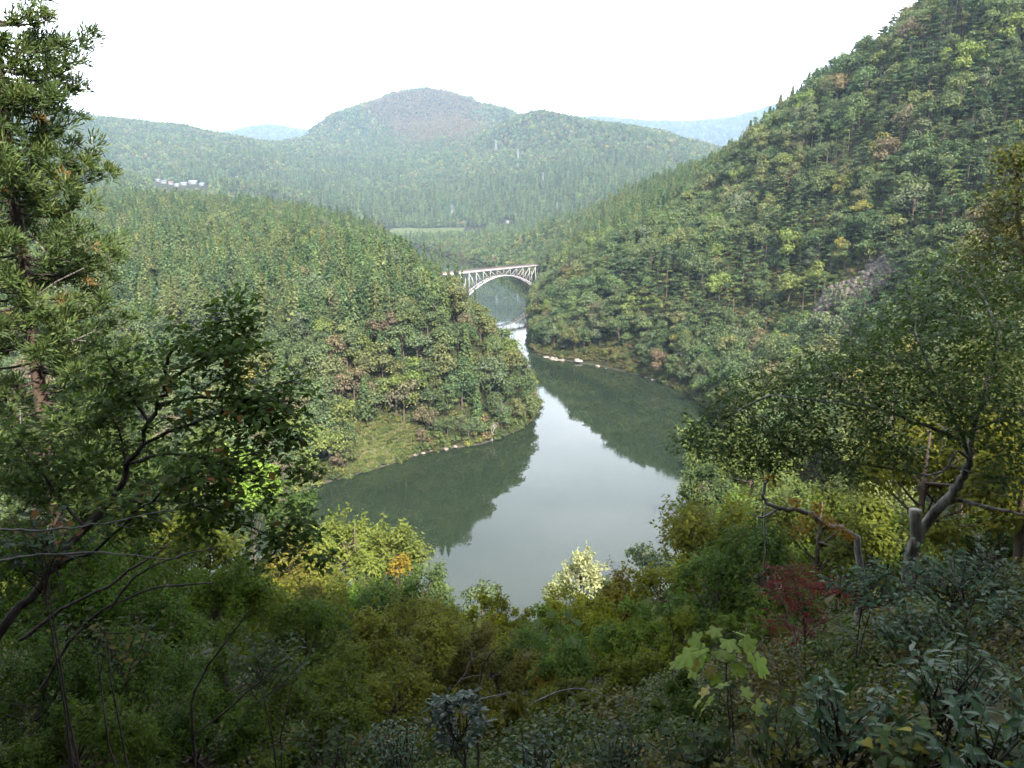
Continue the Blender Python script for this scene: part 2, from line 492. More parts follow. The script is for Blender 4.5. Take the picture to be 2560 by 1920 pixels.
def axis(segs):
    a = [segs[0][0]]
    for (s, e, st) in segs:
        n = max(1, int(round((e - s) / st)))
        a += list(np.linspace(s, e, n + 1)[1:])
    return np.array(a)
gx = axis([(-6500, -4500, 250), (-4500, -1600, 65), (-1600, -500, 26), (-500, -150, 6), (-150, -40, 5), (-40, 40, 2.5), (40, 330, 5), (330, 700, 14), (700, 1600, 30), (1600, 4500, 70), (4500, 6500, 250)])
gy = axis([(-1250, -500, 125), (-500, -60, 18), (-60, 60, 2.5), (60, 620, 4.5), (620, 1100, 8), (1100, 2000, 16), (2000, 3600, 22), (3600, 6600, 40), (6600, 9600, 110), (9600, 11000, 350)])
GX, GY = np.meshgrid(gx, gy)
GZ = ground(GX, GY)
nx, ny = len(gx), len(gy)
def surf(X, Y):
    """height of the built ground sheet"""
    X = np.asarray(X, float); Y = np.asarray(Y, float)
    i = np.clip(np.searchsorted(gx, X) - 1, 0, nx - 2); j = np.clip(np.searchsorted(gy, Y) - 1, 0, ny - 2)
    fx = np.clip((X - gx[i]) / (gx[i + 1] - gx[i]), 0, 1); fy = np.clip((Y - gy[j]) / (gy[j + 1] - gy[j]), 0, 1)
    a = GZ[j, i]; b = GZ[j, i + 1]; c = GZ[j + 1, i]; d = GZ[j + 1, i + 1]
    return a * (1 - fx) * (1 - fy) + b * fx * (1 - fy) + c * (1 - fx) * fy + d * fx * fy

def gz(x, y):
    return float(surf(np.array([x]), np.array([y]))[0])
ii = (np.arange(ny - 1)[:, None] * nx + np.arange(nx - 1)[None, :]).ravel()
quads = np.stack([ii, ii + 1, ii + nx + 1, ii + nx], 1)

def terrain_material():
    m, t, o = new_mat('forest_floor')
    L = t.links.new
    tc = t.nodes.new('ShaderNodeTexCoord')
    n1 = t.nodes.new('ShaderNodeTexNoise'); n1.inputs['Scale'].default_value = 0.12; n1.inputs['Detail'].default_value = 9
    n1.inputs['Roughness'].default_value = 0.7
    n2 = t.nodes.new('ShaderNodeTexNoise'); n2.inputs['Scale'].default_value = 1.7; n2.inputs['Detail'].default_value = 8
    L(tc.outputs['Object'], n1.inputs['Vector']); L(tc.outputs['Object'], n2.inputs['Vector'])
    r = t.nodes.new('ShaderNodeValToRGB')
    e = r.color_ramp.elements
    e[0].position = 0.3; e[0].color = (0.020, 0.019, 0.011, 1)
    e[1].position = 0.7; e[1].color = (0.055, 0.044, 0.022, 1)
    k = e.new(0.5); k.color = (0.028, 0.032, 0.013, 1)
    L(n1.outputs['Fac'], r.inputs['Fac'])
    mx = t.nodes.new('ShaderNodeMixRGB'); mx.blend_type = 'MULTIPLY'; mx.inputs['Fac'].default_value = 0.7
    r2 = t.nodes.new('ShaderNodeValToRGB')
    r2.color_ramp.elements[0].position = 0.3; r2.color_ramp.elements[0].color = (0.45, 0.45, 0.45, 1)
    r2.color_ramp.elements[1].position = 0.7; r2.color_ramp.elements[1].color = (1.4, 1.35, 1.2, 1)
    L(n2.outputs['Fac'], r2.inputs['Fac'])
    L(r.outputs['Color'], mx.inputs['Color1']); L(r2.outputs['Color'], mx.inputs['Color2'])
    # bare stone right at the waterline
    sx = t.nodes.new('ShaderNodeSeparateXYZ'); L(tc.outputs['Object'], sx.inputs[0])
    ad = t.nodes.new('ShaderNodeMath'); ad.operation = 'MULTIPLY_ADD'; ad.inputs[1].default_value = 3.4; ad.inputs[2].default_value = -1.5
    L(n2.outputs['Fac'], ad.inputs[0])
    sm = t.nodes.new('ShaderNodeMath'); sm.operation = 'ADD'
    L(sx.outputs['Z'], sm.inputs[0]); L(ad.outputs[0], sm.inputs[1])
    mr = t.nodes.new('ShaderNodeMapRange')
    mr.inputs['From Min'].default_value = 0.35; mr.inputs['From Max'].default_value = 0.95
    mr.inputs['To Min'].default_value = 1.0; mr.inputs['To Max'].default_value = 0.0
    L(sm.outputs[0], mr.inputs['Value'])
    m2 = t.nodes.new('ShaderNodeMixRGB'); m2.inputs['Color2'].default_value = (0.065, 0.058, 0.046, 1)
    L(mr.outputs['Result'], m2.inputs['Fac']); L(mx.outputs['Color'], m2.inputs['Color1'])
    p = t.nodes.new('ShaderNodeBsdfPrincipled'); p.inputs['Roughness'].default_value = 0.95
    p.inputs['Specular IOR Level'].default_value = 0.1
    L(m2.outputs['Color'], p.inputs['Base Color'])
    b = t.nodes.new('ShaderNodeBump'); b.inputs['Strength'].default_value = 0.6; b.inputs['Distance'].default_value = 0.25
    L(n2.outputs['Fac'], b.inputs['Height']); L(b.outputs['Normal'], p.inputs['Normal'])
    L(p.outputs[0], o.inputs['Surface'])
    return m
terr = link('terrain', mesh_np('terrain', np.stack([GX.ravel(), GY.ravel(), GZ.ravel()], 1), quads, terrain_material(), smooth=True))
tag(terr, 'wooded hills, gorge slopes and valley floor around the river', kind='structure')

# ------------------------------------------------------------------ water
def water_material():
    m, t, o = new_mat('river_water')
    L = t.links.new
    p = t.nodes.new('ShaderNodeBsdfPrincipled')
    p.inputs['Base Color'].default_value = (0.016, 0.024, 0.013, 1)
    p.inputs['Roughness'].default_value = 0.035
    p.inputs['IOR'].default_value = 1.333
    p.inputs['Specular IOR Level'].default_value = 0.5
    tc = t.nodes.new('ShaderNodeTexCoord')
    mp = t.nodes.new('ShaderNodeMapping'); mp.inputs['Scale'].default_value = (0.35, 0.9, 1)
    n = t.nodes.new('ShaderNodeTexNoise'); n.inputs['Scale'].default_value = 0.6; n.inputs['Detail'].default_value = 3
    L(tc.outputs['Object'], mp.inputs['Vector']); L(mp.outputs['Vector'], n.inputs['Vector'])
    n3 = t.nodes.new('ShaderNodeTexNoise'); n3.inputs['Scale'].default_value = 0.02; n3.inputs['Detail'].default_value = 3
    L(tc.outputs['Object'], n3.inputs['Vector'])
    mr = t.nodes.new('ShaderNodeMapRange'); mr.inputs['From Min'].default_value = 0.4; mr.inputs['From Max'].default_value = 0.7
    mr.inputs['To Min'].default_value = 0.25; mr.inputs['To Max'].default_value = 1.0
    L(n3.outputs['Fac'], mr.inputs['Value'])
    ml = t.nodes.new('ShaderNodeMath'); ml.operation = 'MULTIPLY'
    L(n.outputs['Fac'], ml.inputs[0]); L(mr.outputs['Result'], ml.inputs[1])
    rr = t.nodes.new('ShaderNodeMapRange'); rr.inputs['From Min'].default_value = 0.45; rr.inputs['From Max'].default_value = 0.65
    rr.inputs['To Min'].default_value = 0.018; rr.inputs['To Max'].default_value = 0.055
    L(n3.outputs['Fac'], rr.inputs['Value']); L(rr.outputs['Result'], p.inputs['Roughness'])
    b = t.nodes.new('ShaderNodeBump'); b.inputs['Strength'].default_value = 0.25; b.inputs['Distance'].default_value = 0.02
    L(ml.outputs[0], b.inputs['Height']); L(b.outputs['Normal'], p.inputs['Normal'])
    L(p.outputs[0], o.inputs['Surface'])
    return m
wv = np.array([(-700, 90, 0), (300, 90, 0), (300, 2100, 0), (-700, 2100, 0)], float)
water = link('river', mesh_np('river', wv, np.array([[0, 1, 2, 3]]), water_material()))
tag(water, 'calm green river mirroring hills and bright sky', kind='structure')

def hit(px_, py_, y0=40, y1=6000, up=0.0):
    """where a line of sight meets the ground"""
    d = ray(px_, py_)
    Y = np.concatenate([np.arange(y0, 1200, 2.0), np.arange(1200, y1, 8.0)])
    t = Y / d.y
    g = surf(d.x * t, Y) + up
    z = CAM_H + d.z * t
    k = np.argmax(g > z)
    return Vector((d.x * t[k], Y[k], float(g[k] - up)))

# ================================================================== TREES OF THE HILLS
M_leaf = leaf_material('leaf_own_colour', 'object')
M_leaf_i = leaf_material('leaf_each_tree', 'instance')
M_bark = bark_material('bark_brown', (0.05, 0.036, 0.026), (0.13, 0.10, 0.075), 4)
M_bark_pale = bark_material('bark_pale', (0.17, 0.15, 0.125), (0.36, 0.33, 0.29), 5)

def unit(v):
    return v / (np.linalg.norm(v, axis=-1, keepdims=True) + 1e-9)

def blades(P, N, T, ln, wd, rng, kite=0.12):
    """one small four-cornered leaf (or leaf tuft) per point: P centre, N normal, T long axis"""
    n = len(P)
    T = unit(T - N * (T * N).sum(1, keepdims=True)); B = np.cross(N, T)
    ln = np.broadcast_to(ln, (n,))[:, None]; wd = np.broadcast_to(wd, (n,))[:, None]
    V = np.stack([P - T * ln * 0.5, P + B * wd * 0.5 - T * ln * kite + N * wd * 0.12, P + T * ln * 0.5, P - B * wd * 0.5 - T * ln * kite + N * wd * 0.12], 1).reshape(-1, 3)
    Q = np.arange(n * 4).reshape(n, 4)
    return V, Q, np.repeat(rng.random(n), 4)

def rand_dir(rng, n, zmin=-1.0):
    z = rng.uniform(zmin, 1, n); a = rng.uniform(0, 2 * np.pi, n); r = np.sqrt(np.maximum(0, 1 - z * z))
    return np.stack([r * np.cos(a), r * np.sin(a), z], 1)

def broadleaf(seed, R, H, n_puff, n_leaf, size, flat=0.7, limb=True, dome=0.50):
    rng = np.random.default_rng(seed)
    C = []; rp = []
    for k in range(n_puff):
        d = rand_dir(rng, 1, -0.45)[0]
        f = rng.uniform(0.45, 0.82)
        C.append(np.array([d[0] * R * f, d[1] * R * f, H * dome + d[2] * H * (1 - dome) * 0.85 * f * 1.25]))
        rp.append(R * rng.uniform(0.30, 0.52))
    C = np.array(C) + rng.normal(0, R * 0.06, 3); rp = np.array(rp)
    w = rp ** 2; which = rng.choice(n_puff, n_leaf, p=w / w.sum())
    d = rand_dir(rng, n_leaf, -0.55)
    sq = np.array([1, 1, flat])
    P = C[which] + d * sq * rp[which][:, None] * rng.uniform(0.55, 1.08, n_leaf)[:, None]
    N = unit(d + np.array([0, 0, 0.45]) + rng.normal(0, 0.5, (n_leaf, 3)))
    T = unit(rand_dir(rng, n_leaf) + np.array([0, 0, -0.3]))
    V, Q, t = blades(P, N, T, size * rng.uniform(0.75, 1.4, n_leaf), size * rng.uniform(0.55, 0.95, n_leaf), rng, 0.0)
    # each puff leans its own way in tone
    pt = rng.uniform(-0.22, 0.22, n_puff)
    t = np.clip(t + np.repeat(pt[which], 4), 0, 1)
    mb = MB()
    tr = max(0.12, R * 0.05)
    lean = rng.normal(0, R * 0.05, 2)
    mb.tube([(0, 0, -1.0), (lean[0] * 0.3, lean[1] * 0.3, H * 0.2), (lean[0], lean[1], H * 0.45), (lean[0], lean[1], H * 0.7)], [tr * 1.25, tr, tr * 0.7, tr * 0.25], 5)
    if limb:
        for k in range(0, n_puff, 2):
            z0 = H * rng.uniform(0.28, 0.5)
            s = np.array([lean[0] * 0.8, lean[1] * 0.8, z0]); e = C[k]
            m_ = (s + e) / 2 + np.array([0, 0, H * 0.05])
            mb.tube([s, m_, e], [tr * 0.5, tr * 0.32, tr * 0.12], 4)
    return mb, V, Q, t

def cedar(seed, R, H, levels, per, size):
    rng = np.random.default_rng(seed)
    P = []; D = []
    for i in range(levels):
        f = i / (levels - 1)
        z = H * (0.16 + 0.84 * f)
        r = R * (1 - f) ** 0.75 * rng.uniform(0.8, 1.12) + 0.12
        m = max(3, int(per * (0.45 + 0.55 * (1 - f))))
        a0 = rng.uniform(0, 6.28)
        for k in range(m):
            a = a0 + k * 2 * np.pi / m + rng.normal(0, 0.25)
            rr = r * rng.uniform(0.75, 1.12)
            for s in (0.35, 0.62, 0.84, 1.0):
                if rng.random() < 0.12: continue
                P.append((math.cos(a) * rr * s, math.sin(a) * rr * s, z - 0.30 * rr * s + 0.35 * rr * s * s + rng.normal(0, 0.18)))
                D.append((math.cos(a + rng.normal(0, 0.5)), math.sin(a + rng.normal(0, 0.5)), rng.uniform(-0.2, 0.75)))
    P = np.array(P); D = unit(np.array(D)); n = len(P)
    N = unit(np.array([0, 0, 0.8]) + unit(P * np.array([1, 1, 0])) * 0.6 + rng.normal(0, 0.45, (n, 3)))
    V, Q, t = blades(P, N, D, size * rng.uniform(0.9, 1.6, n), size * rng.uniform(0.45, 0.8, n), rng, 0.1)
    mb = MB()
    tr = 0.16 + R * 0.035
    mb.tube([(0, 0, -1), (0, 0, H * 0.3), (0, 0, H * 0.7), (0, 0, H * 0.99)], [tr * 1.2, tr, tr * 0.55, 0.05], 5)
    return mb, V, Q, t

def pine(seed, R, H, pads, n_leaf, size):
    rng = np.random.default_rng(seed)
    mb = MB(); tr = 0.17
    bend = rng.normal(0, R * 0.10, 2)
    top = np.array([bend[0], bend[1], H])
    def trunk_at(f): return np.array([bend[0] * f * f, bend[1] * f * f, H * f])
    mb.tube([trunk_at(f) - (0, 0, 1.0 if f == 0 else 0) for f in (0, 0.3, 0.6, 0.85, 0.98)], [tr * 1.4, tr * 1.1, tr * 0.8, tr * 0.5, 0.06], 5)
    C = []; rr = []
    for k in range(pads):
        f = 0.34 + 0.64 * (k + 0.5) / pads
        a = k * 2.4 + rng.normal(0, 0.4)
        reach = R * (1.15 - f) * rng.uniform(0.75, 1.25) * 1.1
        b = trunk_at(f)
        c = b + np.array([math.cos(a) * reach, math.sin(a) * reach, rng.uniform(-0.2, 0.5)])
        mb.tube([b - (0, 0, 0.5), (b + c) / 2, c], [tr * 0.45, tr * 0.3, 0.04], 4)
        C.append(c); rr.append(R * rng.uniform(0.34, 0.52) * (1.2 - 0.45 * f))
    C.append(top); rr.append(R * 0.34)
    C = np.array(C); rr = np.array(rr); w = rr ** 2
    which = rng.choice(len(C), n_leaf, p=w / w.sum())
    d = rand_dir(rng, n_leaf, -0.35)
    P = C[which] + d * np.array([1, 1, 0.30]) * rr[which][:, None] * np.sqrt(rng.uniform(0.1, 1.1, n_leaf))[:, None]
    N = unit(np.array([0, 0, 1.0]) + d * 0.5 + rng.normal(0, 0.45, (n_leaf, 3)))
    T = unit(d * np.array([1, 1, 0.2]) + rng.normal(0, 0.35, (n_leaf, 3)))
    V, Q, t = blades(P, N, T, size * rng.uniform(0.8, 1.5, n_leaf), size * rng.uniform(0.4, 0.8, n_leaf), rng)
    pt = rng.uniform(-0.2, 0.2, len(C)); t = np.clip(t + np.repeat(pt[which], 4), 0, 1)
    return mb, V, Q, t

def proto(kind, parts, leaf=None, bark=None):
    mb, V, Q, t = parts
    leaf = leaf or M_leaf; bark = bark or M_bark
    return (mb.mesh(kind + '_trunk', bark, True), mesh_np(kind + '_crown', V, Q, leaf, attrs={'tint': t}))

def joined(kind, parts, leaf, bark):
    """trunk and crown in one mesh, for the far woods"""
    mb, V, Q, t = parts
    TV = np.vstack(mb.V); TQ = np.vstack(mb.Q); tri = TQ[:, 2] == TQ[:, 3]; TQ = TQ[~tri]
    n = len(TV)
    return mesh_np(kind, np.vstack([TV, V]), np.vstack([TQ, Q + n]), None, attrs={'tint': np.concatenate([np.full(n, 0.3), t])},
                   mats=[bark, leaf], mat_idx=np.concatenate([np.zeros(len(TQ), np.int32), np.ones(len(Q), np.int32)]))

_bs = [(4.2, 11, 14, 1150, 0.60, 0.75), (3.5, 11.5, 12, 980, 0.56, 0.85), (5.0, 11.5, 18, 1350, 0.62, 0.65), (3.9, 9.5, 13, 1050, 0.56, 0.7), (3.0, 9, 10, 800, 0.54, 0.85), (4.6, 12.5, 16, 1250, 0.60, 0.8)]
_cs = [(3.2, 17, 24, 11, 1.0), (2.8, 15, 22, 10, 0.95), (3.6, 18, 25, 12, 1.1), (3.0, 13, 20, 10, 0.95)]
_ps = [(3.6, 13, 9, 560, 0.62), (3.0, 15, 10, 560, 0.6), (4.0, 11, 8, 520, 0.65), (2.8, 12, 9, 480, 0.58)]
PROTO = {
    'broadleaf_tree': [proto('broadleaf_tree', broadleaf(10 + i, R, H, p, n, s, f)) for i, (R, H, p, n, s, f) in enumerate(_bs)],
    'cedar_tree': [proto('cedar_tree', cedar(30 + i, R, H, l, p, s)) for i, (R, H, l, p, s) in enumerate(_cs)],
    'pine_tree': [proto('pine_tree', pine(50 + i, R, H, p, n, s)) for i, (R, H, p, n, s) in enumerate(_ps)],
}
HEIGHT = {'broadleaf_tree': [b[1] for b in _bs], 'cedar_tree': [c[1] for c in _cs], 'pine_tree': [p[1] for p in _ps]}
WIDTH = {'broadleaf_tree': [b[0] for b in _bs], 'cedar_tree': [c[0] for c in _cs], 'pine_tree': [p[0] for p in _ps]}

def lib(name, meshes):
    c = bpy.data.collections.new(name)
    for i, me in enumerate(meshes):
        c.objects.link(bpy.data.objects.new('%s_%02d' % (name, i), me))
    return c
LIB = {
    'broadleaf_tree': lib('broadleaf_kinds', [joined('broadleaf', broadleaf(10 + i, R, H, p, n, s, f), M_leaf_i, M_bark) for i, (R, H, p, n, s, f) in enumerate(_bs)]),
    'cedar_tree': lib('cedar_kinds', [joined('cedar', cedar(30 + i, R, H, l, p, s), M_leaf_i, M_bark) for i, (R, H, l, p, s) in enumerate(_cs)]),
    'pine_tree': lib('pine_kinds', [joined('pine', pine(50 + i, R, H, p, n, s), M_leaf_i, M_bark) for i, (R, H, p, n, s) in enumerate(_ps)]),
    'far_broadleaf': lib('far_broadleaf_kinds', [joined('far_broadleaf', broadleaf(70 + i, 4.6, 9.5, 9, 130, 1.5, 0.85, False, 0.36), M_leaf_i, M_bark) for i in range(4)]),
    'far_cedar': lib('far_cedar_kinds', [joined('far_cedar', cedar(80 + i, 2.9, 17 + i, 9, 5, 2.0), M_leaf_i, M_bark) for i in range(3)]),
}

def scatter_nodes(name, coll):
    g = bpy.data.node_groups.new(name, 'GeometryNodeTree')
    g.interface.new_socket('Geometry', in_out='INPUT', socket_type='NodeSocketGeometry')
    g.interface.new_socket('Geometry', in_out='OUTPUT', socket_type='NodeSocketGeometry')
    gi = g.nodes.new('NodeGroupInput'); go = g.nodes.new('NodeGroupOutput')
    ci = g.nodes.new('GeometryNodeCollectionInfo'); ci.inputs['Collection'].default_value = coll
    ci.inputs['Separate Children'].default_value = True; ci.inputs['Reset Children'].default_value = True
    ip = g.nodes.new('GeometryNodeInstanceOnPoints'); ip.inputs['Pick Instance'].default_value = True
    a = g.nodes.new('GeometryNodeInputNamedAttribute'); a.data_type = 'INT'; a.inputs['Name'].default_value = 'pick'
    b = g.nodes.new('GeometryNodeInputNamedAttribute'); b.data_type = 'FLOAT_VECTOR'; b.inputs['Name'].default_value = 'turn'
    c = g.nodes.new('GeometryNodeInputNamedAttribute'); c.data_type = 'FLOAT_VECTOR'; c.inputs['Name'].default_value = 'size'
    L = g.links.new
    L(gi.outputs[0], ip.inputs['Points']); L(ci.outputs[0], ip.inputs['Instance'])
    L(a.outputs['Attribute'], ip.inputs['Instance Index']); L(b.outputs['Attribute'], ip.inputs['Rotation']); L(c.outputs['Attribute'], ip.inputs['Scale'])
    L(ip.outputs[0], go.inputs[0])
    return g

def stuff(name, coll, P, pick, turn, size, col, label):
    n = len(P)
    if n == 0: return None
    me = bpy.data.meshes.new(name)
    me.vertices.add(n); me.vertices.foreach_set('co', np.ascontiguousarray(P, np.float32).ravel())
    at = me.attributes.new('pick', 'INT', 'POINT'); at.data.foreach_set('value', np.ascontiguousarray(pick, np.int32))
    tv = np.zeros((n, 3), np.float32); tv[:, 2] = turn
    at = me.attributes.new('turn', 'FLOAT_VECTOR', 'POINT'); at.data.foreach_set('vector', tv.ravel())
    sv = np.asarray(size, np.float32)
    if sv.ndim == 1: sv = np.repeat(sv[:, None], 3, 1)
    at = me.attributes.new('size', 'FLOAT_VECTOR', 'POINT'); at.data.foreach_set('vector', np.ascontiguousarray(sv).ravel())
    cc = np.ones((n, 4), np.float32); cc[:, :3] = col
    at = me.attributes.new('col', 'FLOAT_COLOR', 'POINT'); at.data.foreach_set('color', cc.ravel())
    o = link(name, me)
    md = o.modifiers.new('scatter', 'NODES'); md.node_group = scatter_nodes(name, coll)
    tag(o, label, kind='stuff')
    return o

# ------------------------------------------------------------------ where the trees stand
PALETTE = {
    'broadleaf_tree': [('dull green', (.066, .098, .042), 42), ('olive', (.088, .102, .042), 22), ('dark green', (.042, .072, .032), 17), ('yellow-green', (.106, .138, .038), 7),
                       ('rusty brown', (.108, .088, .056), 6), ('grey-green', (.076, .098, .054), 6), ('golden', (.145, .128, .036), 2)],
    'cedar_tree': [('dark green', (.044, .078, .034), 28), ('mid green', (.066, .102, .042), 42), ('olive green', (.090, .112, .044), 30)],
    'pine_tree': [('deep green', (.036, .070, .032), 40), ('blue-green', (.046, .082, .044), 30), ('fresh green', (.070, .105, .036), 30)],
}
rng = np.random.default_rng(4)

def jitter_grid(x0, x1, y0, y1, s):
    xs = np.arange(x0, x1, s); ys = np.arange(y0, y1, s * 0.9)
    X, Y = np.meshgrid(xs, ys)
    X = X + (np.arange(len(ys)) % 2)[:, None] * s * 0.5
    X = X + rng.uniform(-0.42, 0.42, X.shape) * s; Y = Y + rng.uniform(-0.42, 0.42, Y.shape) * s
    return X.ravel(), Y.ravel()

def in_view(X, Y, m=3.0):
    a = np.degrees(np.arctan2(X, Y))
    return (np.abs(a) < 33 + m) & (Y > 0)

_c = []
for (x0, x1, y0, y1, s, r0, r1) in ((-620, 480, 60, 1120, 5.8, 0, 1080), (-1150, 900, 900, 2020, 7.2, 1080, 2000), (-2500, 2300, 1600, 4200, 12.5, 2000, 4000), (-4300, 4300, 3700, 6600, 17.5, 4000, 6500), (-6200, 6200, 6000, 9600, 34, 6500, 9500)):
    X, Y = jitter_grid(x0, x1, y0, y1, s)
    R = np.hypot(X, Y)
    k = (R >= r0) & (R < r1) & in_view(X, Y)
    _c.append(np.stack([X[k], Y[k], np.full(k.sum(), s)], 1))
T = np.vstack(_c)
TX, TY, TS = T.T
TZ = surf(TX, TY); SD = river_sd(TX, TY)
R = np.hypot(TX, TY)
# the near bank below the photographer is planted by hand further down
near_bank = (TY < 270) & (TX > -120) & (TX < 90) & (TZ > 1) & (SD > 0) & (TY < np.interp(TX, [-120, -54, 2, 44, 64, 90], [215, 180, 165, 194, 257, 290]))
keep = ~((TX > np.interp(TY, [0, 300, 480, 560, 620], [70, 90, 112, 130, 150])) & (TY < 720) & (rng.random(len(TX)) < 0.10))
keep &= (SD > 0.6) & (TZ > 0.3) & ~near_bank
# open places: grassy bank, rock outcrop, riverside rocks, field, village
GRASS_BANK = np.array([on_water(340, 478), on_water(402, 456)])
def near_px(px, py, w, h):
    x, y, _d = project(np.stack([TX, TY, TZ], 1))
    return (np.abs(x - px) < w) & (np.abs(y - py) < h)
_gx, _gy, _gd = project(np.stack([TX, TY, TZ], 1))
grass_zone = (((_gx - 380) / 36) ** 2 + ((_gy - 448 + (_gx - 380) * 0.30) / 20) ** 2 < 1) & (TY < 420) & (TX < 0)
rock_zone = (((_gx - 858) / 30) ** 2 + ((_gy - 290 + (_gx - 858) * 0.42) / 20) ** 2 < 1) & (TY < 620) & (TY > 300) & (TX > 60)
field_zone = (TX > -340) & (TX < -60) & (TY > 1850) & (TY < 2090) & (SD > 22)
_lb = np.array(LEFT_BANK)
_ld = np.full(len(TX), 1e9)
for (ax, ay), (bx, by) in zip(_lb[:-1], _lb[1:]):
    if max(ay, by) < 880: continue
    _t = np.clip(((TX - ax) * (bx - ax) + (TY - ay) * (by - ay)) / ((bx - ax) ** 2 + (by - ay) ** 2), 0, 1)
    _ld = np.minimum(_ld, np.hypot(TX - ax - _t * (bx - ax), TY - ay - _t * (by - ay)))
open_shore = (TY > 900) & (TY < 1800) & (_ld < 120) & (_ld < np.abs(SD) + 5)
village_zone = np.zeros(len(TX), bool)
_hx, _hy, _hd = project(np.stack([TX, TY, TZ + 19], 1))
for (hx_, hy_) in ((193, 184.5), (202, 186), (184, 186), (177, 187), (171, 185), (164, 184), (158, 182), (507.5, 224), (237, 179)):
    h_ = hit(hx_, hy_, 900)
    # the house and the open ground in front of it
    village_zone |= (np.hypot(TX - h_.x, TY - h_.y) < 22) | ((np.abs(TX - h_.x * TY / h_.y) < 15) & (TY < h_.y) & (TY > h_.y - 130))
    # low growth only on the slopes below the hamlet, so that it looks out over the valley
    village_zone |= (np.abs(_hx - hx_) < 8) & (TY > 850) & (TY < h_.y) & (_hy < hy_ - 0.2)
strip = (SD < 5) & (TX > 15) & (TX < 80) & (TY > 395) & (TY < 530)
bridge_view = (TX > 14) & (TX < 44) & (TY > 770) & (TY < 850) & (TZ < 24)
keep &= ~grass_zone & ~(bridge_view & (rng.random(len(TX)) < 0.7)) & ~rock_zone & ~field_zone & ~open_shore & ~village_zone & ~strip
# steep, rocky ground under the outcrop carries fewer trees
thin = (((_gx - 800) / 80) ** 2 + ((_gy - 320) / 42) ** 2 < 1) & (TX > 60) & (TY < 620) & (TY > 300)
keep &= ~(thin & (rng.random(len(TX)) < 0.45))
TX, TY, TZ, TS, SD, R = [a[keep] for a in (TX, TY, TZ, TS, SD, R)]
n = len(TX)
eps = 4.0
slope = np.hypot(ground(TX + eps, TY, False) - ground(TX - eps, TY, False), ground(TX, TY + eps, False) - ground(TX, TY - eps, False)) / (2 * eps)
left = TX < np.interp(TY, [0, 150, 330, 385, 440, 480, 540, 600, 760, 870, 1010, 1210, 1450, 1660, 1900, 2100], [-999, -200, 40, 52, 40, 24, -2, -18, -8, -30, -60, -100, -165, -240, -380, -999])
u = rng.random(n); nz = fbm(TX / 60, TY / 60, 77, 3)
kind = np.full(n, 'broadleaf_tree', dtype=object)
plateau = left & (R < 1700) & (TZ > 36) & (slope < 0.75)
kind[plateau & (u < 0.60 + 0.6 * nz)] = 'cedar_tree'
kind[left & (R < 1700) & ~plateau & (u < 0.07)] = 'cedar_tree'
spur = ~left & (TY > 610) & (R < 1700)
kind[spur & (u < np.clip(0.16 + (TZ - 30) / 75, 0.08, 0.86) + 0.5 * nz)] = 'cedar_tree'
rightm = ~left & ~spur & (R < 1100)
kind[rightm & (TZ > 22) & (u < 0.56 + 0.7 * nz)] = 'pine_tree'
farz = R >= 1700
nzf = fbm(TX / 240, TY / 240, 93, 4)
kind[farz & (TZ < 150 + 260 * nzf) & (u < 0.8)] = 'cedar_tree'
# old fields and clearings on the big hill: shrubby brown patches
variant = (rng.random(n) * 997).astype(int)
nv = {k: len(v) for k, v in PROTO.items()}
pick = np.array([variant[i] % nv[kind[i]] for i in range(n)])
hgt = np.array([HEIGHT[kind[i]][pick[i]] for i in range(n)])
wid = np.array([WIDTH[kind[i]][pick[i]] for i in range(n)])
scl = rng.uniform(0.66, 1.30, n) * np.where(kind == 'broadleaf_tree', 1.30, 1.08)
scl *= np.where(R > 6500, 3.0, np.where(R > 4000, 1.85, np.where(R > 2000, 1.32, np.where(R > 1080, 1.0, 1.0))))
scl *= np.where(SD < 6, 0.8, 1.0)
scl *= np.where(rightm, 1.15, 1.0)
tall = plateau & (kind == 'cedar_tree')
scl[tall] *= 1.04
turn = rng.uniform(0, 6.283, n)
# colour of each tree
cname = np.empty(n, dtype=object); col = np.zeros((n, 3))
for k, pal in PALETTE.items():
    m = np.where(kind == k)[0]
    w = np.array([p[2] for p in pal], float)
    # neighbouring trees tend to turn together
    uu = np.clip(0.5 + 0.62 * fbm(TX[m] / 38, TY[m] / 38, 123, 2) + rng.normal(0, 0.26, len(m)), 0, 0.9999)
    rk = np.argsort(np.argsort(uu)) / max(1, len(m))
    order = rng.permutation(len(pal)) if k != 'broadleaf_tree' else np.array([2, 0, 5, 1, 3, 6, 4])
    cum = np.cumsum(w[order]) / w.sum()
    ix = order[np.minimum(np.searchsorted(cum, rk), len(pal) - 1)]
    for j, (nm, c, _w0) in enumerate(pal):
        q = m[ix == j]
        cname[q] = nm
        col[q] = np.array(c)
col *= rng.uniform(0.84, 1.18, (n, 1)) * rng.uniform(0.93, 1.07, (n, 3)) * 1.22
col *= np.where(R > 1700, 1 + 0.5 * rng.uniform(-1, 1, n), 1.0)[:, None]
# the open scrub high on the big hill is brown
_bx, _by, _bd = project(np.stack([TX, TY, TZ], 1))
scrub = farz & (kind == 'broadleaf_tree') & (((_bx - 425 - (_by - 110) * 0.3) / 62) ** 2 + ((_by - 118) / 34) ** 2 < 0.75 + 0.5 * fbm(TX / 160, TY / 160, 55, 3) + rng.normal(0, 0.22, len(TX)))
col[scrub] = col[scrub] * 0.2 + np.array([.160, .110, .066]) * 0.8
scl[scrub] *= 0.85
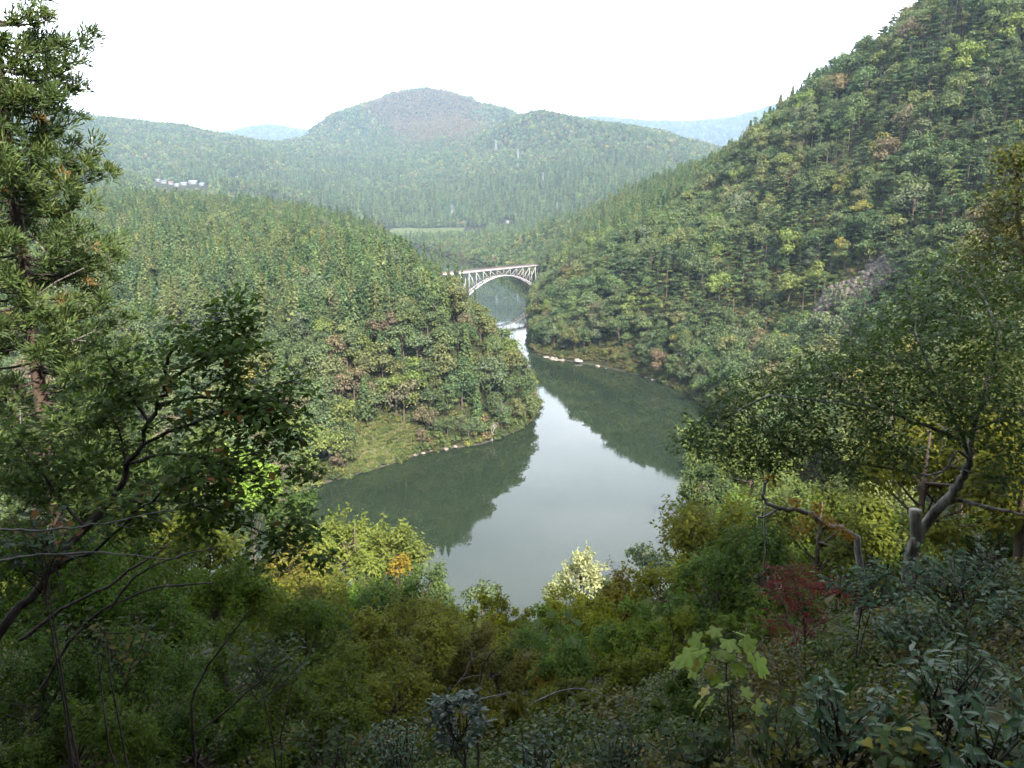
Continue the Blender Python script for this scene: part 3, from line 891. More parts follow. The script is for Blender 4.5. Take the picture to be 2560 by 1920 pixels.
# what the hills in front hide is left out
def horizon_keep(margin):
    az = np.arctan2(TX, TY); order = np.argsort(R)
    nb = 1500; lo, hi = -0.68, 0.68
    top = np.full(nb, -9.0)
    gr = np.hypot(GX, GY); ga = np.arctan2(GX, GY)
    ge = (GZ + 5 - CAM_H) / np.maximum(gr, 1)
    # running silhouette of the ground, sampled along each bearing
    rs = np.concatenate([np.arange(60, 1100, 8), np.arange(1100, 2600, 25), np.arange(2600, 9600, 60)])
    azs = np.linspace(lo, hi, 420)
    A, RR = np.meshgrid(azs, rs)
    E = (ground(RR * np.sin(A), RR * np.cos(A), False) + np.where(RR > 300, 4, 0) - CAM_H) / RR
    run = np.maximum.accumulate(E, axis=0)
    ia = np.clip(np.round((az - lo) / (hi - lo) * 419).astype(int), 0, 419)
    ir = np.clip(np.searchsorted(rs, R - 12) - 1, 0, len(rs) - 1)
    sil = run[ir, ia]
    e = (TZ + hgt * scl - CAM_H) / R
    return e > sil - margin / R, e - sil
vis, gap = horizon_keep(3.0)
keep = vis | ((R < 620) & (SD < 75))
TX, TY, TZ, SD, R, kind, pick, hgt, wid, scl, turn, cname, col, left, spur, rightm, plateau, gap, vis = [a[keep] for a in (TX, TY, TZ, SD, R, kind, pick, hgt, wid, scl, turn, cname, col, left, spur, rightm, plateau, gap, vis)]
n = len(TX)
# the narrows stay open: no crown leans across the water there
_tx, _ty, _td = project(np.stack([TX, TY, TZ + hgt * scl], 1))
over = left & (TY > 375) & (TY < 740) & (_tx + 0.75 * wid * scl / _td * 800 > np.interp(_ty, [255, 270, 300, 325, 340, 360, 385], [462, 474, 492, 508, 520, 534, 548]))
over |= ~left & (TY > 500) & (TY < 870) & (_tx - 0.7 * wid * scl / _td * 800 < np.interp(_ty, [240, 258, 275, 288, 300, 345], [500, 541, 534, 530, 528, 525]))
TX, TY, TZ, SD, R, kind, pick, hgt, wid, scl, turn, cname, col, left, spur, rightm, plateau, gap, vis = [a[~over] for a in (TX, TY, TZ, SD, R, kind, pick, hgt, wid, scl, turn, cname, col, left, spur, rightm, plateau, gap, vis)]
n = len(TX)
px, py, dep = project(np.stack([TX, TY, TZ + hgt * scl * 0.75], 1))
shown = vis & (px > -8) & (px < 1032) & (py > -15) & (gap * R > 2)
# behind the foreground trees at the frame's edges little is seen
hid = ((px < 190) & (py > 300)) | ((px > 790) & (py > 320 + (1024 - px) * 0.1)) | ((px > 960) & (py > 200)) | ((px < 90) & (py > 120)) | ((py > 505))
shown &= ~hid

# ------------------------------------------------------------------ the trees that show largest: things of their own
ORD = ['first', 'second', 'third', 'fourth', 'fifth', 'sixth', 'seventh', 'eighth', 'ninth', 'tenth', 'eleventh', 'twelfth', 'thirteenth', 'fourteenth', 'fifteenth', 'sixteenth', 'seventeenth', 'eighteenth', 'nineteenth', 'twentieth']
ORD += [('%dst' if k % 10 == 1 else '%dnd' if k % 10 == 2 else '%drd' if k % 10 == 3 else '%dth') % k for k in range(21, 90)]
NUM = ['no', 'one', 'two', 'three', 'four', 'five', 'six', 'seven', 'eight', 'nine', 'ten', 'eleven', 'twelve', 'thirteen', 'fourteen', 'fifteen', 'sixteen', 'seventeen', 'eighteen', 'nineteen', 'twenty']
NUM += [str(k) for k in range(21, 90)]
PLURAL = {'broadleaf_tree': 'broadleaf tree', 'cedar_tree': 'cedar', 'pine_tree': 'pine'}

def place_of(i):
    if left[i]:
        side = 'promontory'
        if SD[i] < 9: return 'at the promontory waterline'
        if plateau[i]:
            if R[i] < 430: return 'on the near plateau rim'
            return 'on the left plateau' if R[i] < 620 else 'far back on the plateau'
        if TZ[i] < 14: return 'low on the promontory'
        if TZ[i] < 30: return 'halfway up the promontory'
        return 'high on the promontory'
    if spur[i]:
        if TZ[i] < 22: return 'low on the bank right of the bridge'
        if TZ[i] < 60: return 'on the slope right of the bridge'
        return 'high on the spur behind the bridge'
    if SD[i] < 12: return 'at the waterline, right mountain'
    if TZ[i] < 45: return 'at the right mountain foot'
    if TZ[i] < 85: return 'beside the rock outcrop, right mountain'
    if TZ[i] < 125: return 'halfway up the right mountain'
    return 'near the right mountain crest'

def plant(i, rootname, protos, label, group):
    e = empty(rootname, (TX[i], TY[i], TZ[i] - 0.2), turn[i])
    s = scl[i]; e.scale = (s, s, s * 1.0)
    tag(e, label, 'tree', group)
    tm, cm = protos[pick[i]]
    link('trunk', tm, e)
    c = link('crown', cm, e); c.color = (*col[i], 1)
    return e
single = np.zeros(n, bool)
cells = {}
for k in ('broadleaf_tree', 'cedar_tree', 'pine_tree'):
    m = np.where((kind == k) & shown)[0]
    s = (wid * hgt) [m] * scl[m] ** 2 / dep[m] ** 2
    m = m[np.argsort(-s)][:290]
    single[m] = True
    for i in m:
        cells.setdefault((k, place_of(i), cname[i]), []).append(i)
for (k, place, cn), ids in cells.items():
    # split a large cell into short rows running across the slope
    ids = sorted(ids, key=lambda i: py[i])
    rows = max(1, int(math.ceil(len(ids) / 9)))
    for r_ in range(rows):
        row = sorted(ids[len(ids) * r_ // rows: len(ids) * (r_ + 1) // rows], key=lambda i: px[i])
        word = '' if rows == 1 else (['upper', 'lower'] if rows == 2 else ['topmost'] + ['%s' % o for o in ORD[1:rows - 1]] + ['lowest'])[r_] + '-row '
        for j, i in enumerate(row):
            if len(row) == 1:
                lab = 'the only %s%s %s %s' % (word, cn, PLURAL[k], place)
            else:
                lab = '%s from left of %s %s%s %ss %s' % (ORD[j], NUM[len(row)], word, cn, PLURAL[k], place)
                lab = lab if len(lab.replace('-', ' ').split()) <= 16 else lab.replace(' of %s ' % NUM[len(row)], ' of the ', 1).replace('of the ', 'of ', 1)
            plant(i, k, PROTO[k], lab, '%ss of the gorge' % PLURAL[k])

# ------------------------------------------------------------------ the rest of the woods
mid = (R < 1080) & ~single
for k, nm, lb in (('broadleaf_tree', 'broadleaf_woods', 'dense mixed broadleaf woods covering the gorge slopes'), ('cedar_tree', 'cedar_woods', 'planted cedar woods on plateau and spur'), ('pine_tree', 'pine_woods', 'pines covering the steep right mountain')):
    q = mid & (kind == k)
    stuff(nm, LIB[k], np.stack([TX, TY, TZ - 0.3], 1)[q], pick[q], turn[q], scl[q], col[q], lb)
far = R >= 1080
for k, nm, lk, lb in (('broadleaf_tree', 'distant_broadleaf_woods', 'far_broadleaf', 'hazy broadleaf woods over the distant hills'), ('cedar_tree', 'distant_cedar_woods', 'far_cedar', 'hazy cedar plantations below the distant hills'), ):
    q = far & ((kind == k) | ((kind == 'pine_tree') & (k == 'broadleaf_tree')))
    stuff(nm, LIB[lk], np.stack([TX, TY, TZ - 0.3], 1)[q], pick[q] % len(LIB[lk].objects), turn[q], scl[q], col[q], lb)
print('TREES', n, 'single', single.sum(), 'mid', mid.sum(), 'far', far.sum(), {k: int((shown & (kind == k)).sum()) for k in PROTO})
# ================================================================== BRIDGE
M_steel = plain_material('pale_painted_steel', (0.40, 0.365, 0.37), 0.55, 0.12, 0.6)
M_rust = plain_material('rusty_deck_steel', (0.17, 0.125, 0.11), 0.8, 0.25, 0.8)
M_rail = plain_material('rail_steel', (0.16, 0.13, 0.12), 0.4, 0.2, 1.0, 0.6)
M_conc = plain_material('weathered_concrete', (0.20, 0.19, 0.17), 0.9, 0.25, 0.5)
BA = np.array([-48.0, 755.0]); BD = np.array([81.0, 93.0]); BL = float(np.linalg.norm(BD)); BU = BD / BL; BN = np.array([BU[1], -BU[0]])
ZD = 33.0
bridge = empty('arch_bridge', (BA[0], BA[1], 0.0), math.atan2(BU[1], BU[0]))
tag(bridge, 'pale steel railway arch bridge with trussed spandrels spanning the river', 'bridge')
def bz(name, mb, mat, smooth=False):
    return link(name, mb.mesh(name, mat, smooth), bridge)
# local frame: x along the deck, y across it (negative towards the viewer), z up
S0, S1 = 0.0688 * BL, 0.870 * BL
NP = 10; STEP = (S1 - S0) / NP; SC_ = (S0 + S1) / 2
def rib_z(x): return 24.9 - 14.6 * ((x - SC_) / ((S1 - S0) / 2)) ** 2
X0, X1 = -40.0, BL + 4.0
WY = 2.5
mb = MB(); mb.box(((X0 + X1) / 2, 0, ZD - 0.25), (X1 - X0, 2 * WY + 1.0, 0.5)); bz('deck', mb, M_rust)
for s in (-1, 1):
    mb = MB(); mb.box(((X0 + X1) / 2, s * (WY + 0.1), ZD - 1.35), (X1 - X0, 0.7, 1.6)); bz('side_girder', mb, M_steel)
    mb = MB(); mb.box(((X0 + X1) / 2, s * 0.55, ZD + 0.12), (X1 - X0, 0.16, 0.22)); bz('rail', mb, M_rail)
    mb = MB(); mb.box(((X0 + X1) / 2, s * (WY + 0.45), ZD + 0.95), (X1 - X0, 0.14, 0.14)); h_ = bz('handrail', mb, M_rust)
    mb = MB()
    for k in range(int((X1 - X0) / 2.5)):
        mb.box((X0 + k * 2.5 + 1, s * (WY + 0.45), ZD + 0.45), (0.12, 0.12, 0.9))
    link('rail_post', mb.mesh('rail_post', M_rust), h_)
    xs = np.linspace(S0 - 3.0, S1 + 3.0, 44)
    mb = MB()
    for a, b in zip(xs[:-1], xs[1:]):
        mb.bar((a, s * WY, rib_z(a)), (b + 0.05, s * WY, rib_z(b)), 0.7, 0.95)
    bz('arch_rib', mb, M_steel)
    for k in range(NP + 1):
        x = S0 + k * STEP
        mb = MB(); mb.bar((x, s * WY, rib_z(x) + 0.5), (x, s * WY, ZD - 2.1), 0.34, 0.42, (1, 0, 0)); bz('vertical_post', mb, M_steel)
        if k < NP:
            xa, xb = x, x + STEP
            if k < NP // 2: p, q = (xa, ZD - 2.1), (xb, rib_z(xb) + 0.4)
            else: p, q = (xa, rib_z(xa) + 0.4), (xb, ZD - 2.1)
            mb = MB(); mb.bar((p[0], s * WY, p[1]), (q[0], s * WY, q[1]), 0.32, 0.40); bz('diagonal_brace', mb, M_steel)
for k in range(NP + 1):
    x = S0 + k * STEP
    mb = MB(); mb.bar((x, -WY + 0.45, rib_z(x)), (x, WY - 0.45, rib_z(x)), 0.4, 0.5); bz('cross_strut', mb, M_steel)
    mb = MB(); mb.box((x, 0, ZD - 1.5), (0.5, 2 * WY - 0.55, 1.1)); bz('cross_beam', mb, M_rust)
    if k < NP:
        xa, xb = x, x + STEP
        for s in (-1, 1):
            mb = MB(); mb.bar((xa + 0.3, s * (WY - 0.5), rib_z(xa) + 0.06 * s), (xb - 0.3, -s * (WY - 0.5), rib_z(xb) + 0.06 * s), 0.24, 0.24); bz('lateral_brace', mb, M_steel)
        # brackets under the walkway
        for f in (0.3, 0.62):
            mb = MB(); mb.box((x + STEP * f, -(WY + 0.62), ZD - 1.0), (1.1, 0.33, 1.3)); bz('bracket', mb, M_steel)
for s in (-1, 1):
    mb = MB(); mb.bar((S1 + STEP * 1.15, s * WY, ZD - 2.1), (S1 + STEP * 0.86, s * WY, 21.5), 0.5, 0.6); bz('end_post', mb, M_steel)
    mb = MB(); mb.bar((S0 - STEP * 1.15, s * WY, ZD - 2.1), (S0 - STEP * 0.9, s * WY, 20.0), 0.5, 0.6); bz('end_post', mb, M_steel)
for x in (S1 + STEP * 0.9, S0 - STEP * 0.9):
    mb = MB(); mb.box((x, 0, 13.0), (4.0, 7.5, 17)); bz('pier', mb, M_conc)
for x, zz in ((S1 + 4.5, 7.0), (S0 - 4.5, 7.0)):
    mb = MB(); mb.box((x, 0, zz), (4.5, 8.0, 8)); bz('arch_footing', mb, M_conc)

# ================================================================== POWER LINE TOWERS
M_galv = plain_material('galvanised_steel', (0.30, 0.32, 0.33), 0.5, 0.08, 0.3)
def pylon(px_, ytop, ybase, label, Y=None):
    b = hit(px_, ybase, 900)
    top = at_dist(px_, ytop, b.y)
    b.z -= 6.0
    H = top.z - b.z; wb = H * 0.115; wt = H * 0.022; m = 0.0085 * H
    e = empty('power_line_tower', b, 0.35)
    tag(e, label, 'pylon', 'power line towers on the far hill')
    def wz(z): return wb + (wt - wb) * min(1, z / (H * 0.72))
    for sx, sy in ((-1, -1), (1, -1), (1, 1), (-1, 1)):
        mb = MB(); mb.bar((sx * wb, sy * wb, 0), (sx * wt, sy * wt, H * 0.72), m, m); mb.bar((sx * wt, sy * wt, H * 0.72), (sx * 0.1, sy * 0.1, H), m * 0.9, m * 0.9)
        link('leg', mb.mesh('leg', M_galv), e)
    mb = MB(); z = 0.0
    while z < H * 0.7:
        z2 = min(H * 0.72, z + wz(z) * 1.9)
        a, b2 = wz(z), wz(z2)
        for (s1, t1) in (((-1, -1), (1, -1)), ((1, -1), (1, 1)), ((1, 1), (-1, 1)), ((-1, 1), (-1, -1))):
            mb.bar((s1[0] * a, s1[1] * a, z), (t1[0] * b2, t1[1] * b2, z2), m * 0.55, m * 0.55)
            mb.bar((t1[0] * a, t1[1] * a, z), (s1[0] * b2, s1[1] * b2, z2), m * 0.55, m * 0.55)
        z = z2
    link('lattice', mb.mesh('lattice', M_galv), e)
    for f, w in ((0.74, 0.115), (0.83, 0.10), (0.92, 0.08)):
        mb = MB()
        for s in (-1, 1):
            mb.bar((0, 0, H * f), (s * H * w, 0, H * f + 0.1), m * 0.8, m * 0.8); mb.bar((0, 0, H * f + H * 0.03), (s * H * w, 0, H * f + 0.2), m * 0.5, m * 0.5)
        link('crossarm', mb.mesh('crossarm', M_galv), e)
pylon(496, 140, 154, 'pale lattice tower highest up the far wooded hill')
pylon(518, 149, 161, 'pale lattice tower second from the top of the line')
pylon(543, 172, 185, 'pale lattice tower third down, lowest on the open hillside')
pylon(557, 203, 214, 'short wide-armed lattice tower just above the conifer spur')
pylon(452, 205, 221, 'thin tall mast beside the far river bend')

# ================================================================== VILLAGE
M_white = plain_material('white_plaster', (0.20, 0.195, 0.185), 0.85, 0.06, 0.4)
M_tin = plain_material('pale_metal_roof', (0.17, 0.195, 0.22), 0.6, 0.08, 0.4)
M_redroof = plain_material('faded_red_roof', (0.16, 0.085, 0.07), 0.8, 0.15, 0.4)
M_greyroof = plain_material('grey_tile_roof', (0.12, 0.125, 0.14), 0.8, 0.12, 0.4)
M_pane = plain_material('dark_window_glass', (0.03, 0.035, 0.04), 0.1, 0.1, 1.0, 0.0, 0.5)
def house(px_, py_, w, d, h, rz, roof, label, Y=None, group='houses of the far hamlet', name='house'):
    b = hit(px_, py_, 900)
    e = empty(name, (b.x, b.y, b.z + 0.0), rz)
    tag(e, label, 'house', group)
    w *= 0.85; h *= 0.72
    mb = MB(); mb.box((0, 0, h / 2 + 0.5), (w, d, h + 3)); link('wall', mb.mesh('wall', M_white), e)
    h += 2.0; r = MB(); ov = 1.1; rh = d * 0.38
    V = [(-w / 2 - ov, -d / 2 - ov, h), (w / 2 + ov, -d / 2 - ov, h), (w / 2 + ov, d / 2 + ov, h), (-w / 2 - ov, d / 2 + ov, h), (-w / 2 - ov, 0, h + rh), (w / 2 + ov, 0, h + rh)]
    r.add(V, [(0, 1, 5, 4), (2, 3, 4, 5), (3, 2, 1, 0), (0, 4, 3, 3), (1, 2, 5, 5)])
    link('roof', r.mesh('roof', roof), e)
    for k in range(max(2, int(w / 5))):
        x = -w / 2 + (k + 0.5) * w / max(2, int(w / 5))
        mb = MB(); mb.box((x, -d / 2 - 0.02, h * 0.62), (1.5, 0.12, 1.2)); link('window', mb.mesh('window', M_pane), e)
house(193, 184.5, 26, 14, 6, 0.1, M_tin, 'long pale blue-roofed house at the right end of the hamlet')
house(202, 186, 14, 10, 5, -0.1, M_tin, 'small pale-roofed house last on the right of the hamlet')
house(184, 186, 18, 11, 5, 0.05, M_tin, 'low white house left of the long blue-roofed one')
house(177, 187, 15, 10, 5, -0.2, M_white, 'low white shed in the middle of the hamlet')
house(171, 185, 14, 11, 5.5, 0.3, M_redroof, 'house with faded red roof in the hamlet')
house(164, 184, 17, 11, 6, 0.15, M_greyroof, 'grey-roofed house at the left end of the hamlet')
house(158, 182, 12, 9, 5, -0.1, M_tin, 'small pale-roofed hut half behind the autumn trees')
house(507.5, 224, 8, 7, 5, 0.2, M_white, 'lone white hut above the trees behind the bridge')
house(237, 179, 8, 7, 5, 0.0, M_white, 'tiny white hut alone on the far wooded slope')

# ================================================================== ROCKS
def rock_material(name, dark, lite, scale):
    m, t, o = new_mat(name); L = t.links.new
    tc = t.nodes.new('ShaderNodeTexCoord')
    n = t.nodes.new('ShaderNodeTexNoise'); n.inputs['Scale'].default_value = scale; n.inputs['Detail'].default_value = 9; n.inputs['Roughness'].default_value = 0.7
    L(tc.outputs['Object'], n.inputs['Vector'])
    r = t.nodes.new('ShaderNodeValToRGB')
    r.color_ramp.elements[0].position = 0.36; r.color_ramp.elements[0].color = (*dark, 1)
    r.color_ramp.elements[1].position = 0.6; r.color_ramp.elements[1].color = (*lite, 1)
    L(n.outputs['Fac'], r.inputs['Fac'])
    p = t.nodes.new('ShaderNodeBsdfPrincipled'); p.inputs['Roughness'].default_value = 0.9
    L(r.outputs['Color'], p.inputs['Base Color'])
    b = t.nodes.new('ShaderNodeBump'); b.inputs['Strength'].default_value = 0.7; b.inputs['Distance'].default_value = 0.3
    L(n.outputs['Fac'], b.inputs['Height']); L(b.outputs['Normal'], p.inputs['Normal'])
    L(p.outputs[0], o.inputs['Surface'])
    return m
M_rockpale = rock_material('pale_bank_rock', (0.13, 0.11, 0.085), (0.30, 0.255, 0.205), 0.5)
M_rockgrey = rock_material('grey_cliff_rock', (0.028, 0.024, 0.02), (0.14, 0.115, 0.092), 0.45)

def rock_mesh(seed, sx, sy, sz, mat):
    r = np.random.default_rng(seed)
    import bmesh
    bm = bmesh.new(); bmesh.ops.create_icosphere(bm, subdivisions=2, radius=1.0)
    V = np.array([v.co[:] for v in bm.verts])
    for _k in range(9):
        d = unit(r.normal(size=3)); c = r.uniform(0.45, 0.85)
        q = V @ d
        V -= np.maximum(q - c, 0)[:, None] * d * 0.92
    V += r.normal(0, 0.03, V.shape)
    V *= (sx, sy, sz)
    for v, c in zip(bm.verts, V): v.co = c
    me = bpy.data.meshes.new('rock'); bm.to_mesh(me); bm.free(); me.materials.append(mat)
    return me
_rocks = [rock_mesh(200 + k, 1, 0.8, 0.6, M_rockpale) for k in range(6)]
rr_ = np.random.default_rng(12)
bank = [on_water(539, 357), on_water(556, 360.5), on_water(575, 363), on_water(590, 366), on_water(603, 368.5), on_water(620, 372), on_water(640, 376.5), on_water(655, 380)]
seg = np.array(bank); cum = np.concatenate([[0], np.cumsum(np.hypot(*np.diff(seg, axis=0).T))])
ids = 0
rocks = []
for k in range(90):
    f = rr_.random() ** 0.8
    if 0.62 < f < 0.72: continue
    s = f * cum[-1]
    x = np.interp(s, cum, seg[:, 0]); y = np.interp(s, cum, seg[:, 1])
    off = rr_.uniform(-0.4, 3.6) * (1.0 if f < 0.62 else 0.5)
    x += off * 0.55; y += off * 0.8
    z = gz(x, y)
    sz_ = rr_.uniform(1.3, 3.6) * (1.0 if f < 0.62 else 0.55)
    rocks.append((x, y, z, sz_, f, off))
rocks.sort(key=lambda r: r[4])
_near = {}
for (x, y, z, s, f, off) in rocks:
    w = 'large' if s > 2.7 else ('middling' if s > 1.8 else 'small')
    row = 'lowest at' if off < 1.2 else ('behind' if off > 2.4 else 'amid')
    part = 'upstream end' if f < 0.2 else ('middle' if f < 0.45 else ('downstream end' if f < 0.63 else 'far spur'))
    _near.setdefault((w, row, part), []).append((x, y, z, s))
i = 0
for (w, row, part), rs in _near.items():
    for j, (x, y, z, s) in enumerate(rs):
        o = link('rock', _rocks[i % 6]); i += 1
        o.location = (x, y, z + 0.15 * s); o.scale = (s * rr_.uniform(0.8, 1.5), s, s * rr_.uniform(0.7, 1.1)); o.rotation_euler = (0, 0, rr_.uniform(0, 6.28))
        own = '' if len(rs) == 1 else ', %s from left,' % ORD[j]
        tag(o, '%s pale rock%s %s the %s of right bank ledge' % (w, own, row, part), 'rock', 'pale rocks on the right bank')
# grey stones along the foot of the grassy bank
for i, p in enumerate([(404, 457), (410, 456), (416, 455.2), (423, 454), (431, 452), (395, 460), (386, 463), (376, 466), (446, 449.5), (455, 448)]):
    x, y = on_water(*p)
    o = link('rock', _rocks[i % 6]); s = rr_.uniform(0.8, 1.7)
    o.location = (x, y + 0.6, 0.35); o.scale = (s * 1.5, s, s * 0.8); o.rotation_euler = (0, 0, rr_.uniform(0, 6.28))
    tag(o, '%s grey waterside stone from the left at the foot of the grassy bank' % ORD[sorted([404, 410, 416, 423, 431, 395, 386, 376, 446, 455]).index(p[0])], 'rock', 'stones at the foot of the grassy bank')

def outcrop(px_, py_, w, h, rise, seed, label, depth=7.0):
    """a stepped rock face let into the slope: blocks in uneven courses"""
    c = hit(px_, py_, 250)
    r = np.random.default_rng(seed)
    e = 6.0
    nx_ = -(gz(c.x + e, c.y) - gz(c.x - e, c.y)) / (2 * e); ny_ = -(gz(c.x, c.y + e) - gz(c.x, c.y - e)) / (2 * e)
    down = unit(np.array([nx_, ny_, 0.0])); side = np.array([-down[1], down[0], 0.0])
    cols, rows = int(w / 1.7), int(h / 1.3)
    root = empty('rock_outcrop', c); tag(root, label, 'rock face')
    blocks = []; big = MB()
    for j in range(rows):
        for i in range(cols):
            a = (i + 0.5) / cols * 2 - 1; b = (j + 0.5) / rows * 2 - 1
            if a * a + b * b * 0.9 > 0.85 + 0.5 * float(vnoise(np.array([i * 0.35 + seed]), np.array([j * 0.35]))[0]) - 0.15: continue
            sx = (i + 0.5 - cols / 2) * 1.7 + r.normal(0, 0.3) + (0.8 if j % 2 else 0)
            zz = (j + 0.5 - rows / 2) * 1.3 + r.normal(0, 0.2) + sx * rise
            # the face is steeper than the slope: project along 'down'
            bx = c.x + side[0] * sx; by = c.y + side[1] * sx
            g = gz(bx, by)
            steep = math.hypot(nx_, ny_)
            back = -(zz + c.z - g) / max(0.4, steep)
            prot = float(fbm(np.array([i * 0.22 + seed]), np.array([j * 0.30]), 7, 3)[0]) * 3.4 + 0.5 + r.normal(0, 0.5)
            p = np.array([side[0] * sx + down[0] * (back + prot), side[1] * sx + down[1] * (back + prot), zz])
            blocks.append((p, r.uniform(1.1, 2.6), r.uniform(0.9, 2.0)))
    blocks.sort(key=lambda q: -q[1] * q[2])
    ang = math.atan2(side[1], side[0])
    for q, (p, ww, hh) in enumerate(blocks):
        V = []
        for z in (-1, 1):
            for x, y in ((-1, -1), (1, -1), (1, 1), (-1, 1)):
                X = x * ww * r.uniform(0.5, 0.9) * 0.7; Yv = y * 2.2; Z = z * hh * r.uniform(0.6, 1.2) * 0.8
                V.append(p + np.array([side[0] * X - down[0] * Yv, side[1] * X - down[1] * Yv, Z]) + r.normal(0, 0.12, 3))
        Q = [(3, 2, 1, 0), (4, 5, 6, 7), (0, 1, 5, 4), (1, 2, 6, 5), (2, 3, 7, 6), (3, 0, 4, 7)]
        big.add(V, Q)
    o = link('rock_blocks', big.mesh('rock_blocks', M_rockgrey), root); o['kind'] = 'stuff'
outcrop(872, 284, 21, 26, 0.3, 3, 'broken grey rock face high on the right mountain')
outcrop(838, 296, 20, 13, 0.25, 5, 'pale tan rock face lower left of the grey cliff')
outcrop(843, 326, 18, 8, 0.1, 8, 'small dark rock ledge beneath the cliff among shrubs')
outcrop(818, 316, 8, 7, 0.2, 11, 'small grey rock patch left of the cliff')

# ================================================================== UNDERGROWTH ON THE GORGE SIDES
def bush_mesh(seed, R, n_, size):
    r = np.random.default_rng(seed)
    d = rand_dir(r, n_, -0.1)
    lump = 1 + 0.25 * np.sin(d[:, 0] * 5 + seed) * np.cos(d[:, 1] * 4)
    P = d * np.array([1, 1, 0.8]) * R * (r.uniform(0.55, 1.05, n_) * lump)[:, None] + np.array([0, 0, R * 0.25])
    N = unit(d + np.array([0, 0, 0.5]) + r.normal(0, 0.5, (n_, 3)))
    V, Q, t = blades(P, N, rand_dir(r, n_), size * r.uniform(0.7, 1.4, n_), size * r.uniform(0.5, 0.9, n_), r, 0.0)
    return mesh_np('bush', V, Q, M_leaf_i, attrs={'tint': t})
L_bush = lib('bush_kinds', [bush_mesh(300 + k, 1.75, 150, 0.55) for k in range(4)])
def tuft_mesh(seed, h, n_, mat, spread=0.5, w=0.09):
    r = np.random.default_rng(seed)
    a = r.uniform(0, 6.283, n_); b = rand_dir(r, n_, 0.45)
    base = np.stack([np.cos(a), np.sin(a), a * 0], 1) * (r.random(n_) ** 0.5 * spread)[:, None]
    l = h * r.uniform(0.5, 1.1, n_)[:, None]
    s = np.cross(b, rand_dir(r, n_)); s = unit(s) * w
    mid_ = base + b * l * 0.55; tip = base + b * l + np.stack([b[:, 0], b[:, 1], -0.5 * np.ones(n_)], 1) * l * 0.25
    V = np.stack([base - s * 0.5, base + s * 0.5, mid_ + s * 0.45, tip, mid_ - s * 0.45], 1).reshape(-1, 3)
    i5 = np.arange(n_)[:, None] * 5
    return mesh_np('grass_tuft', V, [np.hstack([i5, i5 + 1, i5 + 2, i5 + 4]), np.hstack([i5 + 4, i5 + 2, i5 + 3])], mat, attrs={'tint': np.repeat(r.random(n_), 5)})
L_tuft = lib('tuft_kinds', [tuft_mesh(320 + k, 1.5, 40, M_leaf_i, 0.8, 0.16) for k in range(3)])

r2 = np.random.default_rng(21)
def undergrowth():
    xs, ys = [], []
    X, Y = np.meshgrid(np.arange(-420, 330, 2.9), np.arange(200, 900, 2.7))
    X = (X + r2.uniform(-1.3, 1.3, X.shape)).ravel(); Y = (Y + r2.uniform(-1.2, 1.2, Y.shape)).ravel()
    k = in_view(X, Y, 2)
    X, Y = X[k], Y[k]
    sd = river_sd(X, Y)
    k = (sd > -0.4) & ((sd < 26) | ((X > 90) & (Y < 640)) | (r2.random(len(X)) < 0.25))
    X, Y, sd = X[k], Y[k], sd[k]
    Z = surf(X, Y)
    # facing the viewer and not behind a rim
    gxx, gyy, _q = project(np.stack([X, Y, Z], 1))
    nearb = (Y < 290) & (X > -120) & (X < 95) & (Y < np.interp(X, [-120, -54, 2, 44, 64, 90], [215, 180, 165, 194, 257, 290]))
    k = ~nearb & (gyy > 190)
    return X[k], Y[k], Z[k], sd[k], gxx[k], gyy[k]
BX, BY, BZ, BS, bpx, bpy_ = undergrowth()
gr_ = (((bpx - 380) / 36) ** 2 + ((bpy_ - 448 + (bpx - 380) * 0.30) / 20) ** 2 < 1) & (BX < 0)
rk_ = (((bpx - 862) / 28) ** 2 + ((bpy_ - 292 + (bpx - 862) * 0.42) / 20) ** 2 < 1) & (BX > 60)
st_ = (BS < 3.2) & (BX > 15) & (BX < 80) & (BY > 395) & (BY < 530)
ok = (~gr_ | (r2.random(len(BX)) < 0.32)) & (~rk_ | (r2.random(len(BX)) < 0.16)) & (~st_ | (r2.random(len(BX)) < 0.15))
cb = np.array([(.066, .090, .030), (.095, .100, .036), (.046, .070, .026), (.110, .085, .045), (.12, .135, .035)])
ci = r2.choice(5, len(BX), p=[.36, .28, .2, .09, .07])
cc = 1.15 * cb[ci] * r2.uniform(0.8, 1.2, (len(BX), 1))
bsz = r2.uniform(0.6, 1.35, len(BX)) * np.where(BS < 5, 1.35, 1.0) * np.where(gr_, 0.6, 1.0)
stuff('undergrowth', L_bush, np.stack([BX, BY, BZ], 1)[ok], r2.integers(0, 4, ok.sum()), r2.uniform(0, 6.28, ok.sum()), bsz[ok], cc[ok], 'low bushes filling the gaps between the gorge trees')
P_ = []
for B in (RIGHT_BANK, LEFT_BANK):
    for (ax, ay), (bx, by) in zip(B[:-1], B[1:]):
        if max(ay, by) < 330 and ax < 0: continue
        if B is LEFT_BANK and max(ay, by) > 880: continue
        for k in range(int(math.hypot(bx - ax, by - ay) / 2.2)):
            t_ = r2.random(); P_.append((ax + (bx - ax) * t_ + r2.normal(0, 1.2), ay + (by - ay) * t_ + r2.normal(0, 1.2)))
P_ = np.array(P_); sd_ = river_sd(P_[:, 0], P_[:, 1]); gxs, gys, _d = project(np.stack([P_[:, 0], P_[:, 1], P_[:, 0] * 0], 1))
kk = (sd_ > -0.7) & (sd_ < 4) & (P_[:, 1] > 235) & ~((P_[:, 0] > 15) & (P_[:, 0] < 62) & (P_[:, 1] > 440) & (P_[:, 1] < 522)) & ~((gxs > 350) & (gxs < 430) & (r2.random(len(P_)) < 0.75))
P_ = P_[kk]; nn_ = len(P_)
far_ = np.clip(P_[:, 1] / 500, 1, 2.0)
